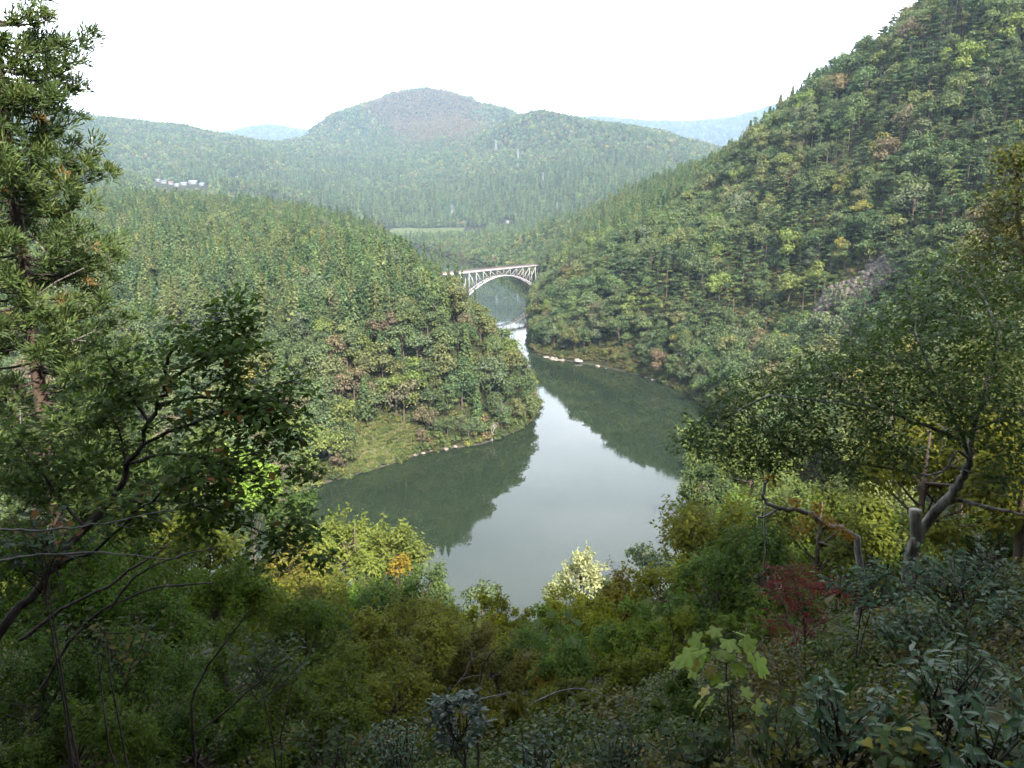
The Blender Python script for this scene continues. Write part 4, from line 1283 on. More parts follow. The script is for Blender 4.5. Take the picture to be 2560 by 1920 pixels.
stuff('riverside_bushes', L_bush, np.stack([P_[:, 0], P_[:, 1], np.maximum(surf(P_[:, 0], P_[:, 1]), 0) - 0.2], 1), r2.integers(0, 4, nn_), r2.uniform(0, 6.28, nn_), r2.uniform(0.45, 1.25, nn_) * far_ ** 0.8,
      1.1 * cb[r2.choice(5, nn_, p=[.36, .22, .28, .1, .04])] * r2.uniform(0.7, 1.2, (nn_, 1)), 'bushes hanging over the waterline on both banks')
# dry grass and bushes above the pale rocks of the right bank
X, Y = np.meshgrid(np.arange(14, 96, 1.0), np.arange(370, 545, 1.0))
X = (X + r2.uniform(-.5, .5, X.shape)).ravel(); Y = (Y + r2.uniform(-.5, .5, Y.shape)).ravel()
sd_ = river_sd(X, Y); kk = (sd_ > 0.8) & (sd_ < 12) & (r2.random(len(X)) < np.where(sd_ < 5, .9, .45)); X, Y = X[kk], Y[kk]; nn_ = len(X)
stuff('bank_grass', L_tuft, np.stack([X, Y, surf(X, Y)], 1), r2.integers(0, 3, nn_), r2.uniform(0, 6.28, nn_), r2.uniform(.6, 1.5, nn_), np.array([(.16, .14, .065), (.12, .12, .05), (.09, .10, .035), (.19, .16, .09)])[r2.integers(0, 4, nn_)] * r2.uniform(.75, 1.15, (nn_, 1)), 'dry grass above the pale rocks on the right bank')
kk = (r2.random(nn_) < .085); X, Y = X[kk], Y[kk]; nn_ = len(X)
stuff('bank_bushes', L_bush, np.stack([X, Y, surf(X, Y)], 1), r2.integers(0, 4, nn_), r2.uniform(0, 6.28, nn_), r2.uniform(.6, 1.5, nn_), 1.1 * cb[r2.choice(5, nn_, p=[.36, .28, .2, .09, .07])] * r2.uniform(0.75, 1.2, (nn_, 1)), 'bushes above the pale rocks on the right bank')
# the grassy bank
X, Y = np.meshgrid(np.arange(-95, -15, 0.8), np.arange(270, 350, 0.8))
X = (X + r2.uniform(-.4, .4, X.shape)).ravel(); Y = (Y + r2.uniform(-.4, .4, Y.shape)).ravel()
Z = surf(X, Y); gx_, gy_, _d = project(np.stack([X, Y, Z], 1))
k = (((gx_ - 372) / 54) ** 2 + ((gy_ - 447 + (gx_ - 372) * 0.22) / 30) ** 2 < 1) & (river_sd(X, Y) > 0.5)
gcol = 1.25 * np.array([(.13, .14, .055), (.10, .13, .04), (.16, .15, .075), (.085, .12, .036)])[r2.integers(0, 4, k.sum())] * (1 + 0.35 * fbm(X[k] / 7, Y[k] / 7, 3, 2))[:, None]
stuff('grass', L_tuft, np.stack([X, Y, Z], 1)[k], r2.integers(0, 3, k.sum()), r2.uniform(0, 6.28, k.sum()), r2.uniform(0.5, 1.2, k.sum()), gcol, 'tall dry grass on the open bank of the promontory')
# the far meadow
fx = (-300, -120); fy = (1850, 2090)
X, Y = np.meshgrid(np.linspace(*fx, 40), np.linspace(*fy, 40))
Z = surf(X, Y) + 0.9
i0 = (np.arange(39)[:, None] * 40 + np.arange(39)[None]).ravel()
mead = link('field', mesh_np('field', np.stack([X.ravel(), Y.ravel(), Z.ravel()], 1), np.stack([i0, i0 + 1, i0 + 41, i0 + 40], 1), plain_material('meadow', (0.060, 0.075, 0.018), 0.95, 0.18, 0.03), True))
tag(mead, 'flat light green meadow beyond the river bend', kind='structure')

# bare trees
def bare_tree(seed, H, spread, lean=(0, 0)):
    r = np.random.default_rng(seed); mb = MB()
    def grow(p, d, l, rad, lev):
        q = p + d * l * 0.5 + r.normal(0, l * 0.05, 3); e = p + d * l + r.normal(0, l * 0.08, 3)
        mb.tube([p, q, e], [rad, rad * 0.8, rad * 0.55], 4 if lev else 6)
        if lev >= 4: return
        for k in range(3 if lev < 3 else 2):
            nd = unit(d + rand_dir(r, 1, -0.2)[0] * spread + np.array([0, 0, 0.12]))
            grow(e if k < 2 else q, nd, l * r.uniform(0.6, 0.8), rad * 0.55, lev + 1)
    grow(np.array([0, 0, -0.6]), unit(np.array([lean[0], lean[1], 1.0])), H * 0.36, H * 0.022, 0)
    return mb
M_dead = bark_material('bleached_wood', (0.26, 0.23, 0.20), (0.46, 0.42, 0.38), 3)
for i, (x, y, H, sp, lab) in enumerate([(681, 366, 11, 0.95, 'bare grey branched tree above the right bank bend'), (498, 424, 12, 0.8, 'bare grey tree among green crowns on the promontory'), (492, 442, 9, 0.8, 'leafless grey shrub tree low on the promontory'),
                                         (545, 333, 9, 1.0, 'bare twiggy tree at the narrows below the bridge'), (657, 372, 8, 1.0, 'small leafless tree leaning over the right bank'), (527, 401, 8, 0.6, 'thin dead trunk standing near the promontory tip')]):
    b = hit(x, y, 200); e = empty('bare_tree', b, i * 1.3)
    tag(e, lab, 'tree', 'leafless trees of the gorge')
    link('trunk', bare_tree(400 + i, H, sp, (0.1, -0.15)).mesh('trunk', M_dead, True), e)

# cedars that hide the bridge's left end
for i, (x, y, Yt, lab) in enumerate([(455.5, 256, 560, 'tall dark cedar hiding the left end of the bridge'), (440, 244, 590, 'tallest cedar on the rim left of the bridge'), (448, 261, 555, 'shorter cedar between the two tall ones by the bridge'), (432, 250, 590, 'cedar left of the tallest rim cedar'), (462, 272, 545, 'cedar standing just below the bridge left end'), (467, 281, 530, 'lower cedar on the rim below the bridge'), (424, 243, 610, 'cedar farther left along the rim from the bridge'), (475, 291, 505, 'round-topped cedar next to the arch foot'), (458, 266, 552, 'slim cedar in front of the bridge deck end')]):
    q = at_dist(x, y, Yt); g = gz(q.x, q.y); k = i % 4; s = (q.z - g) / HEIGHT['cedar_tree'][k]
    if s < 0.3: continue
    e = empty('cedar_tree', (q.x, q.y, g - 0.2), i * 1.1); e.scale = (min(s, 1.25), min(s, 1.25), s)
    tag(e, lab, 'tree', 'cedars of the gorge')
    tm, cm = PROTO['cedar_tree'][k]; link('trunk', tm, e); c = link('crown', cm, e); c.color = (.062, .095, .036, 1)
# ================================================================== THE NEAR BANK
M_near = leaf_material('leaf_near', 'object', 0.08, 0.6, 0.40, (0.12, 0.10, 0.012), 0.24)
M_gloss = leaf_material('leaf_glossy', 'object', 0.22, 0.42, 0.20, (0.06, 0.07, 0.02), 0.2)
M_cedar = leaf_material('leaf_cedar', 'object', 0.2, 0.6, 0.2, (0.22, 0.11, 0.03), 0.18)
M_twig = bark_material('twig_dark', (0.025, 0.020, 0.016), (0.075, 0.06, 0.048), 12)
M_twig_grey = bark_material('twig_grey', (0.10, 0.09, 0.08), (0.24, 0.22, 0.20), 14)
M_redbark = bark_material('cedar_bark', (0.035, 0.024, 0.018), (0.10, 0.068, 0.05), 8)

def leaf_faces(P, N, T, ln, wd, rng, sag=0.12):
    """folded five-point leaves"""
    n = len(P)
    N = unit(N); T = unit(T - N * (T * N).sum(1, keepdims=True)); B = np.cross(N, T)
    ln = np.broadcast_to(ln, (n,))[:, None]; wd = np.broadcast_to(wd, (n,))[:, None]
    V = np.stack([P, P + T * ln * 0.45 + B * wd * 0.5 + N * wd * 0.14, P + T * ln * 0.48, P + T * ln * 0.45 - B * wd * 0.5 + N * wd * 0.14, P + T * ln - N * ln * sag], 1).reshape(-1, 3)
    i = np.arange(n)[:, None] * 5
    F_ = np.vstack([np.hstack([i, i + 2, i + 1]), np.hstack([i, i + 3, i + 2]), np.hstack([i + 1, i + 2, i + 4]), np.hstack([i + 2, i + 3, i + 4])])
    return V, F_, np.repeat(rng.random(n), 5)

class Wood:
    """limbs and twigs of one plant, and where its leaves sit"""
    def __init__(self, seed):
        self.r = np.random.default_rng(seed); self.mb = MB(); self.P = []; self.D = []; self.lines = []
    def limb(self, pts, r0, r1, k=6):
        pts = np.asarray(pts, float)
        # smooth the polyline
        t = np.linspace(0, len(pts) - 1, (len(pts) - 1) * 4 + 1); j = np.arange(len(pts))
        q = np.stack([np.interp(t, j, pts[:, c]) for c in range(3)], 1)
        for _k in range(2):
            q[1:-1] = (q[:-2] + 2 * q[1:-1] + q[2:]) / 4
        L_ = np.linalg.norm(pts[-1] - pts[0])
        q[1:-1] += self.r.normal(0, 0.008 * L_ * 0.5, (len(q) - 2, 3))
        self.mb.tube(q, np.linspace(r0, r1, len(q)), k)
        self.lines.append(q)
        return q
    def twig(self, p, d, l, rad, gap, droop=0.25, t0=0.15):
        r = self.r; d = unit(d)
        s = np.linspace(0, 1, 6)[:, None]
        bend = r.normal(0, 0.12, 3)
        q = p + d * l * s + (np.array([0, 0, -droop]) + bend) * l * s * s
        self.mb.tube(q, np.linspace(rad, rad * 0.35, 6), 3)
        m = max(2, int(l / gap))
        tt = np.linspace(t0, 1.0, m)
        for t in tt:
            f = t * 5; i = min(4, int(f)); c = q[i] + (q[i + 1] - q[i]) * (f - i)
            self.P.append(c); self.D.append(unit(q[i + 1] - q[i]))
        return q
    def spray(self, c, R, n, gap, rad=0.006, root=None, flat=0.6, up=0.15, droop=0.25, sub=2):
        """a bunch of leafy twigs filling a ball of radius R"""
        r = self.r; c = np.asarray(c, float)
        for k in range(n):
            d = rand_dir(r, 1, -0.7)[0] * np.array([1, 1, flat]) + np.array([0, 0, up])
            base = c + rand_dir(r, 1)[0] * R * 0.25
            q = self.twig(base, d, R * r.uniform(0.6, 1.05), rad, gap, droop)
            for j in range(sub):
                i = r.integers(1, 5)
                self.twig(q[i], unit(q[-1] - q[0]) + rand_dir(r, 1)[0] * 0.8, R * r.uniform(0.25, 0.5), rad * 0.6, gap, droop)
    def cloud(self, c, R, n, flat=0.75):
        r = self.r
        d = rand_dir(r, n, -1)
        self.P += list(np.asarray(c) + d * np.array([1, 1, flat]) * R * (r.random(n) ** 0.45)[:, None])
        self.D += list(unit(d * np.array([1, 1, 0.4]) + r.normal(0, 0.5, (n, 3))))
    def leaves(self, ln, wd, jitter=0.5, hang=0.2, side=0.9):
        r = self.r; P = np.array(self.P); D = np.array(self.D); n = len(P)
        s = np.where(np.arange(n) % 2, 1, -1)[:, None]
        up = np.array([0, 0, 1.0])
        S = unit(np.cross(D, up) + 1e-3) * s
        T = unit(D * 0.6 + S * side + r.normal(0, jitter * 0.5, (n, 3)) - up * hang)
        N = unit(up + r.normal(0, jitter, (n, 3)) * 0.7 + 0.15 * D)
        return P, N, T, ln * r.uniform(0.65, 1.2, n), wd * r.uniform(0.7, 1.15, n)

# leaf shapes for leaves big enough to be told apart
def leaf_shape(name, prof, mat, fold=0.18, sag=0.16, serr=0.0):
    n = len(prof); V = []; Fq = []
    for i, w in enumerate(prof):
        t = i / (n - 1); z = -sag * t * t
        e = serr * (1 if i % 2 else -1)
        V += [(t, w * (1 + e), z + fold * w), (t, 0, z), (t, -w * (1 + e), z + fold * w)]
    for i in range(n - 1):
        a = i * 3; b = a + 3
        Fq += [(a, a + 1, b + 1, b), (a + 1, a + 2, b + 2, b + 1)]
    tint = np.tile([0.45, 0.75, 0.45], n)
    return mesh_np(name, np.array(V), np.array(Fq), mat, attrs={'tint': tint})
LEAF_OVATE = [leaf_shape('leaf', [0.02, .19, .27, .28, .22, .12, .005], M_near, f, s) for f, s in ((.2, .12), (.35, .25), (.1, .05))]
LEAF_LANCE = [leaf_shape('leaf', [0.01, .10, .16, .18, .15, .08, .005], M_gloss, f, s) for f, s in ((.25, .15), (.4, .3), (.15, .08))]
LEAF_SPOON = [leaf_shape('leaf', [0.01, .07, .13, .18, .20, .14, .01], M_gloss, f, s) for f, s in ((.2, .22), (.3, .38), (.1, .12))]
LEAF_HEART = [leaf_shape('leaf', [0.20, .40, .43, .36, .24, .11, .005], M_near, f, s) for f, s in ((.12, .15), (.25, .25), (.05, .05))]
def lobed_leaf(seed, mat, lobes=5):
    r = np.random.default_rng(seed); V = [(0.0, 0.0, 0.03)]; tn = [0.8]
    m = lobes * 6
    for k in range(m + 1):
        a = -2.55 + 5.1 * k / m
        ph = (k % 6) / 6.0
        lob = 0.5 + 0.5 * math.cos(2 * math.pi * (ph - 0.5))
        rad = (0.44 + 0.20 * lob ** 0.7) * (1.0 if abs(a) < 1.2 else 0.82) * (1 + r.normal(0, 0.03))
        V.append((0.18 + rad * math.cos(a), rad * math.sin(a), 0.13 * lob - 0.5 * rad * rad)); tn.append(0.3 + 0.3 * lob)
    Fc = np.array([(0, k, k + 1) for k in range(1, m + 1)])
    return mesh_np('leaf', np.array(V), Fc, mat, attrs={'tint': np.array(tn)})
LEAF_LOBED = [lobed_leaf(k, M_near) for k in range(3)]

def place_leaf(mesh, parent, P, N, T, ln, wd_scale, col):
    N = unit(np.asarray(N, float)); T = np.asarray(T, float); T = unit(T - N * (T @ N)); B = np.cross(N, T)
    o = link('leaf', mesh, parent)
    M = Matrix(((T[0] * ln, B[0] * ln * wd_scale, N[0] * ln, P[0]), (T[1] * ln, B[1] * ln * wd_scale, N[1] * ln, P[1]), (T[2] * ln, B[2] * ln * wd_scale, N[2] * ln, P[2]), (0, 0, 0, 1)))
    o.matrix_local = M
    o.color = (*col, 1)
    return o

def plant_from(wood, name, cat, label, base, group=None, leaf=None, mat=None, wood_mat=None, col=(.06, .08, .03), parts=0, shapes=None, cols=None, trunk='trunk', crown='crown'):
    """empty at the base > trunk, crown; the leaves that show largest are parts of their own"""
    base = np.asarray(base, float)
    e = empty(name, base); tag(e, label, cat, group)
    for v in wood.mb.V: v -= base
    link(trunk, wood.mb.mesh(trunk, wood_mat or M_twig, True), e)
    if leaf is None: return e
    P, N, T, ln, wd = leaf
    r = wood.r
    x, y, dep = project(P)
    vis = (x > -10) & (x < 1034) & (y > -10) & (y < 778)
    own = np.zeros(len(P), bool)
    if parts:
        score = ln / dep * vis
        own[np.argsort(-score)[:min(parts, int(vis.sum()))]] = True
    rest = ~own
    if rest.any():
        V, F_, t = leaf_faces(P[rest] - base, N[rest], T[rest], ln[rest], wd[rest], r)
        c = link(crown, mesh_np(crown, V, F_, mat or M_near, attrs={'tint': t}), e)
        c.color = (*col, 1)
        if parts: c['kind'] = 'stuff'
    for i in np.where(own)[0]:
        cc = col if cols is None else cols[r.choice(len(cols), p=None)]
        cc = np.array(cc) * r.uniform(0.75, 1.25)
        place_leaf(shapes[r.integers(len(shapes))], e, P[i] - base, N[i], T[i], float(ln[i]), 1.0, cc)
    return e

def A3(px_, py_, Y):
    return np.array(at_dist(px_, py_, Y)[:])

# ------------------------------------------------------------------ trees a little way down the slope
def crown_tree(seed, R, H, rz, n_puff, n_leaf, size, mat, aspect=0.5, hang=0.35):
    """leaf-by-leaf crown: lumpy sprays on limbs, gaps between"""
    r = np.random.default_rng(seed); mb = MB()
    cz = H - rz
    C = []; rp = []
    for k in range(n_puff):
        d = rand_dir(r, 1, -0.6)[0]; f = r.uniform(0.35, 0.88) ** 0.8
        C.append(np.array([d[0] * R * f, d[1] * R * f, cz + d[2] * rz * f])); rp.append(min(R, rz) * r.uniform(0.18, 0.40))
    C = np.array(C); rp = np.array(rp)
    tr = max(0.05, R * 0.045)
    lean = r.normal(0, R * 0.08, 2)
    zt = max(H * 0.2, cz - rz * 0.2)
    mb.tube([(0, 0, -0.8), (lean[0] * 0.4, lean[1] * 0.4, zt * 0.5), (lean[0], lean[1], zt), (lean[0] * 1.3, lean[1] * 1.3, cz + rz * 0.5)], [tr * 1.3, tr, tr * 0.8, tr * 0.2], 6)
    for c in C:
        s = np.array([lean[0], lean[1], zt * r.uniform(0.75, 1.15)])
        m_ = (s + c) / 2 + r.normal(0, R * 0.06, 3) + np.array([0, 0, -0.04 * R])
        mb.tube([s, m_, c], [tr * 0.42, tr * 0.25, tr * 0.08], 4)
    w = rp ** 2; which = r.choice(n_puff, n_leaf, p=w / w.sum())
    d = rand_dir(r, n_leaf, -0.8)
    P = C[which] + d * np.array([1, 1, 0.75]) * rp[which][:, None] * (r.random(n_leaf) ** 0.4)[:, None] * r.choice([1.0, 1.22], n_leaf, p=[.85, .15])[:, None]
    N = unit(np.array([0, 0, 0.9]) + d * 0.7 + r.normal(0, 0.45, (n_leaf, 3)))
    T = unit(d * np.array([1, 1, 0.3]) + r.normal(0, 0.5, (n_leaf, 3)) - np.array([0, 0, hang]))
    # ragged shoots sticking out of the sprays
    m = int(n_leaf * 0.26); ns = max(8, m // 26)
    k0 = r.integers(0, n_puff, ns); sd0 = unit(rand_dir(r, ns, -0.15) + np.array([0, 0, 0.55]))
    w0 = r.integers(0, ns, m); tt = r.random(m) ** 0.8
    ln0 = rp[k0] * r.uniform(1.0, 1.75, ns)
    P[:m] = C[k0][w0] + sd0[w0] * (ln0[w0] * tt)[:, None] + r.normal(0, size * 0.45, (m, 3)); which[:m] = k0[w0]
    T[:m] = unit(sd0[w0] * 0.8 + r.normal(0, 0.6, (m, 3)) - np.array([0, 0, hang * 0.5]))
    for j in range(ns):
        mb.tube([C[k0[j]], C[k0[j]] + sd0[j] * ln0[j] * 0.95], [tr * 0.07 + .003, .003], 3)
    V, F_, t = blades(P, N, T, size * r.uniform(0.7, 1.3, n_leaf), size * aspect * r.uniform(0.75, 1.2, n_leaf), r, 0.06)
    pt = r.uniform(-0.28, 0.28, n_puff); t = np.clip(t * 0.8 + 0.1 + np.repeat(pt[which], 4), 0, 1)
    return mb.mesh('trunk', M_bark, True), mesh_np('crown', V, F_, mat, attrs={'tint': t})

def near_tree(seed, px_, top, Y, rpx, n, size, col, label, name='broadleaf_tree', cat='tree', group=None, rz=None, mat=None, aspect=0.5, hang=0.35, puffs=26, only_H=None):
    q = at_dist(px_, top, Y); g = gz(q.x, q.y)
    R_ = rpx * Y / 800.0
    if Y < 50: col = np.asarray(col) * np.array([1.22, 1.5, .58])
    H_ = max(R_ * 1.2, q.z - g)
    rz_ = rz if rz else min(H_ * 0.47, R_ * 1.15)
    size = max(size * 0.9, 4.6 * Y / 800.0)
    n = int(min(15000, 3.3 * math.pi * R_ * max(R_, rz_) / (0.5 * size * size * aspect)))
    tm, cm = crown_tree(seed, R_, H_, rz_, puffs, n, size, mat or M_near, aspect, hang)
    e = empty(name, (q.x, q.y, q.z - H_)); tag(e, label, cat, group)
    link('trunk', tm, e); c = link('crown', cm, e); c.color = (*col, 1)
    return e
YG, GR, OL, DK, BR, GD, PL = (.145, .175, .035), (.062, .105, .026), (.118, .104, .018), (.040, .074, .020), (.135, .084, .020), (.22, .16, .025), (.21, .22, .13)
SPEC = [
    # x, top y, distance, half width px, leaves, leaf size, colour, label
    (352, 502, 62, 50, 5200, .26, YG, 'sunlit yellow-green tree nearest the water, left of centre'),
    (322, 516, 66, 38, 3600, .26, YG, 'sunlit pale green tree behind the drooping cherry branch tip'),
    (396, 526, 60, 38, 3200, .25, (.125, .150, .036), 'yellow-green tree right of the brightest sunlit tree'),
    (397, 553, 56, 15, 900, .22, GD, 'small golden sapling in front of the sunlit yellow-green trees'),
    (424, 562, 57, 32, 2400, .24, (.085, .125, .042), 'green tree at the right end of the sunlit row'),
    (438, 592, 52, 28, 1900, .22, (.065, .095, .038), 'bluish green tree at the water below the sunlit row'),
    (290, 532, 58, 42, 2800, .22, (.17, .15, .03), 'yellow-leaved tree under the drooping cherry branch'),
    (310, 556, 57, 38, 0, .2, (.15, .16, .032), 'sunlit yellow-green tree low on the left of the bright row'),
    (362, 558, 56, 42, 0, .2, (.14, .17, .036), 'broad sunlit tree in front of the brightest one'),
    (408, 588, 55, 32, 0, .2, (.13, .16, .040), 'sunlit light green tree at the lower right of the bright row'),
    (262, 578, 46, 34, 2600, .18, (.13, .125, .028), 'olive-yellow tree behind the dark left thicket'),
    (338, 592, 44, 40, 4200, .17, (.058, .092, .024), 'round deep green bush below the sunlit trees'),
    (386, 632, 40, 34, 3400, .17, OL, 'olive bush below the round deep green bush'),
    (246, 448, 48, 36, 2800, .22, (.15, .19, .085), 'pale silvery green tree shining behind the cherry trunk'),
    (205, 424, 62, 46, 3400, .26, (.085, .115, .036), 'sunlit green tree seen through the cherry twigs'),
    (282, 478, 70, 34, 2400, .26, GR, 'green tree at the water behind the cherry branch'),
    (146, 440, 56, 52, 3000, .24, GR, 'green tree behind the cherry and right of the cedar'),
    (78, 420, 60, 60, 3000, .26, (.06, .09, .03), 'green tree behind the cedar trunk'),
    (16, 415, 58, 50, 2400, .26, (.085, .10, .035), 'olive green tree behind the cedar at the frame edge'),
    (486, 590, 40, 27, 2600, .15, OL, 'olive treetop standing alone against the water'),
    (455, 610, 40, 24, 2000, .15, (.105, .090, .022), 'olive-brown tree left of the lone olive treetop'),
    (516, 606, 40, 25, 2200, .15, OL, 'olive tree right of the lone olive treetop'),
    (500, 640, 33, 48, 4200, .13, (.105, .085, .018), 'mustard bush below the lone olive treetop'),
    (440, 650, 30, 42, 3600, .12, (.095, .090, .022), 'olive bush below the olive-brown tree'),
    (572, 585, 38, 34, 3000, .15, OL, 'olive tree in front of the cream-leaved tree'),
    (548, 606, 36, 26, 2200, .14, (.085, .10, .025), 'green-olive tree left of the cream-leaved tree'),
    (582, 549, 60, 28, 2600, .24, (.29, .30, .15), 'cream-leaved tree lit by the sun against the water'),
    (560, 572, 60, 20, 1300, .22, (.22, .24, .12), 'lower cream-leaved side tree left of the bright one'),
    (622, 574, 38, 40, 3400, .15, (.115, .080, .022), 'russet-olive tree right of the cream-leaved tree'),
    (600, 600, 33, 46, 3800, .13, OL, 'olive bush beneath the cream-leaved tree'),
    (664, 560, 38, 42, 3400, .15, (.105, .088, .020), 'olive tree at the right shore of the water'),
    (652, 612, 27, 56, 4600, .11, (.070, .085, .022), 'green-olive bush in the middle of the slope'),
    (560, 655, 25, 52, 4200, .10, BR, 'rust-brown bush in the lower middle'),
    (705, 552, 40, 50, 3800, .15, (.105, .100, .020), 'mustard-green tree below the bare hanging branch'),
    (725, 402, 102, 46, 4200, .42, (.105, .140, .045), 'light green tree at the far corner of the near shore'),
    (703, 462, 88, 34, 3200, .36, (.055, .085, .034), 'dark green tree leaning over the water right shore'),
    (758, 432, 94, 56, 4600, .38, (.120, .150, .042), 'large light green tree on the right shore'),
    (742, 492, 78, 40, 3400, .32, (.095, .150, .030), 'bright green tree in the middle of the right shore group'),
    (697, 505, 74, 26, 2000, .3, (.048, .075, .032), 'small dark tree low on the right shore'),
    (686, 532, 66, 22, 1400, .26, (.050, .072, .030), 'dark shrub tree at the corner of the right shore'),
    (790, 470, 70, 44, 3200, .28, (.085, .115, .036), 'green tree behind the orange-leaved branch'),
    (820, 405, 110, 58, 3200, .44, (.085, .105, .036), 'green tree behind the big right-hand tree, leftmost'),
    (890, 430, 75, 60, 3200, .30, (.145, .165, .060), 'pale sunlit tree glimpsed under the big right-hand tree'),
    (905, 350, 115, 70, 3200, .46, (.085, .10, .034), 'olive green tree high behind the big right-hand tree'),
    (985, 330, 90, 70, 3000, .36, (.08, .095, .03), 'olive tree behind the upper right crown'),
    (770, 535, 36, 56, 4200, .14, (.095, .100, .020), 'mustard-green tree behind the red maple'),
    (846, 512, 40, 66, 4600, .15, (.070, .085, .020), 'dim olive tree behind the pale stump'),
    (925, 500, 34, 60, 4200, .13, (.032, .044, .020), 'dark olive tree right behind the pale stump'),
    (1000, 500, 26, 60, 3600, .12, (.026, .038, .018), 'dark green tree at the right frame edge below the crown'),
    (700, 610, 24, 54, 4200, .10, (.085, .085, .020), 'olive bush left of the red maple'),
    (640, 660, 18, 60, 3600, .09, (.075, .070, .020), 'brown-olive bush left of the large lobed leaves'),
    (760, 620, 20, 60, 3800, .09, (.055, .070, .022), 'dark olive bush under the red maple'),
    # left thicket
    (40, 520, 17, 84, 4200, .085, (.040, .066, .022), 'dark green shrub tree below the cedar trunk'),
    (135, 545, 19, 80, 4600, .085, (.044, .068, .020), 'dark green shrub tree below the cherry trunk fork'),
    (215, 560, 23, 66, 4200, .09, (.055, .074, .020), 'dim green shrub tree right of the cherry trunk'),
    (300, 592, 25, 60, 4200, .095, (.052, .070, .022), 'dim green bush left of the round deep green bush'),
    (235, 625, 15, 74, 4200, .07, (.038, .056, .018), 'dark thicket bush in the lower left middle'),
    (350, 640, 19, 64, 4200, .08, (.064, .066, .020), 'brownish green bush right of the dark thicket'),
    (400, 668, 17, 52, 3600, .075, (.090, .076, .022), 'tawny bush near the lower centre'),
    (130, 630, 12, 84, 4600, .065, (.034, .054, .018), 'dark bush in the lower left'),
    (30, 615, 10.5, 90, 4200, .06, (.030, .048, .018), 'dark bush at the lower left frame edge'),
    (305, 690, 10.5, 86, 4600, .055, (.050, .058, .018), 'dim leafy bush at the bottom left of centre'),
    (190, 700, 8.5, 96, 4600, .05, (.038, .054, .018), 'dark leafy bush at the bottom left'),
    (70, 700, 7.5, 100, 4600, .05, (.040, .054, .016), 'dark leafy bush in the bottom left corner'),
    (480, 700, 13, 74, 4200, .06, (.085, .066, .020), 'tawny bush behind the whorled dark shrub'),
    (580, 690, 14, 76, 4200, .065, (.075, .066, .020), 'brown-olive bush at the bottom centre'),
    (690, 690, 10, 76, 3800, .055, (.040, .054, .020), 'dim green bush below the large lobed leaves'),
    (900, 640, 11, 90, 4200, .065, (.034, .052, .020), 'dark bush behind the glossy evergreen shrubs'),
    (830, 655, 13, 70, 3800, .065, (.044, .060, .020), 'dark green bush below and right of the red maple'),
]
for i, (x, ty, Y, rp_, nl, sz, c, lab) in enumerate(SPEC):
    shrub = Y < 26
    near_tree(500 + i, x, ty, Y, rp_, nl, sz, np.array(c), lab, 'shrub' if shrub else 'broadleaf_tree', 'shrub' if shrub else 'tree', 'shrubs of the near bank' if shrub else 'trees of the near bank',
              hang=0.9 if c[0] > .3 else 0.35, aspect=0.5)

# ------------------------------------------------------------------ the rest of the slope: saplings that show between the others
EDGE_X = [0, 100, 200, 296, 330, 355, 380, 400, 425, 447, 455, 470, 485, 500, 515, 530, 548, 560, 575, 590, 610, 645, 665, 682, 690, 700, 715, 760, 850, 1024]
EDGE_Y = [432, 440, 448, 505, 520, 522, 540, 552, 590, 622, 622, 610, 606, 612, 622, 628, 612, 600, 596, 596, 590, 585, 572, 556, 520, 490, 440, 430, 380, 330]
FILL = [crown_tree(700 + k, R_, H_, min(H_ * .47, R_ * 1.1), 16, nl, sz, M_near, 0.45) for k, (R_, H_, nl, sz) in enumerate([(2.2, 5.5, 5600, .19), (2.6, 7.0, 6200, .21), (1.8, 4.5, 4600, .17), (3.0, 8.0, 6200, .25), (2.4, 6.0, 5800, .20)])]
FH = [5.5, 7.0, 4.5, 8.0, 6.0]; FR = [2.2, 2.6, 1.8, 3.0, 2.4]
r4 = np.random.default_rng(44)
cells = {}
env = np.full(1024, 768.0)
cand = []
for (y0, y1, s) in ((26, 60, 3.4), (60, 175, 5.6), (175, 260, 7.0)):
    X, Y = np.meshgrid(np.arange(-130, 100, s), np.arange(y0, y1, s))
    X = (X + r4.uniform(-.4, .4, X.shape) * s).ravel(); Y = (Y + r4.uniform(-.4, .4, Y.shape) * s).ravel()
    k = in_view(X, Y, 1) & (river_sd(X, Y) > 1.0) & (Y < np.interp(X, [-120, -54, 2, 44, 64, 90], [215, 180, 165, 194, 257, 290]))
    cand += list(zip(X[k], Y[k]))
cand.sort(key=lambda p: p[1])
fcol = [('olive', (.088, .085, .024)), ('dim green', (.055, .078, .026)), ('mustard', (.110, .092, .022)), ('brown', (.100, .072, .026)), ('deep green', (.044, .068, .024)), ('fresh green', (.085, .120, .034))]
kept = []
for (x, y) in cand:
    g = gz(x, y); k = r4.integers(5); s = r4.uniform(0.75, 1.25) * (1.0 if y < 80 else 1.25)
    px0, py0, d0 = project(np.array([[x, y, g]])); px0 = float(px0[0])
    if not -20 < px0 < 1044: continue
    yl = np.interp(px0, EDGE_X, EDGE_Y) + 10
    zmax = at_dist(px0, yl, y).z
    s = min(s, (zmax - g) / FH[k])
    if s < 0.35: continue
    tx, ty_, _d = project(np.array([[x, y, g + FH[k] * s]])); ty_ = float(ty_[0])
    hw = FR[k] * s / float(d0[0]) * 800
    a, b = int(max(0, px0 - hw)), int(min(1023, px0 + hw)) + 1
    if b - a < 2 or ty_ > np.median(env[a:b]) - 1.5: continue
    env[a:b] = np.minimum(env[a:b], ty_ + hw * 0.55)
    kept.append((x, y, g, k, s, px0, ty_))
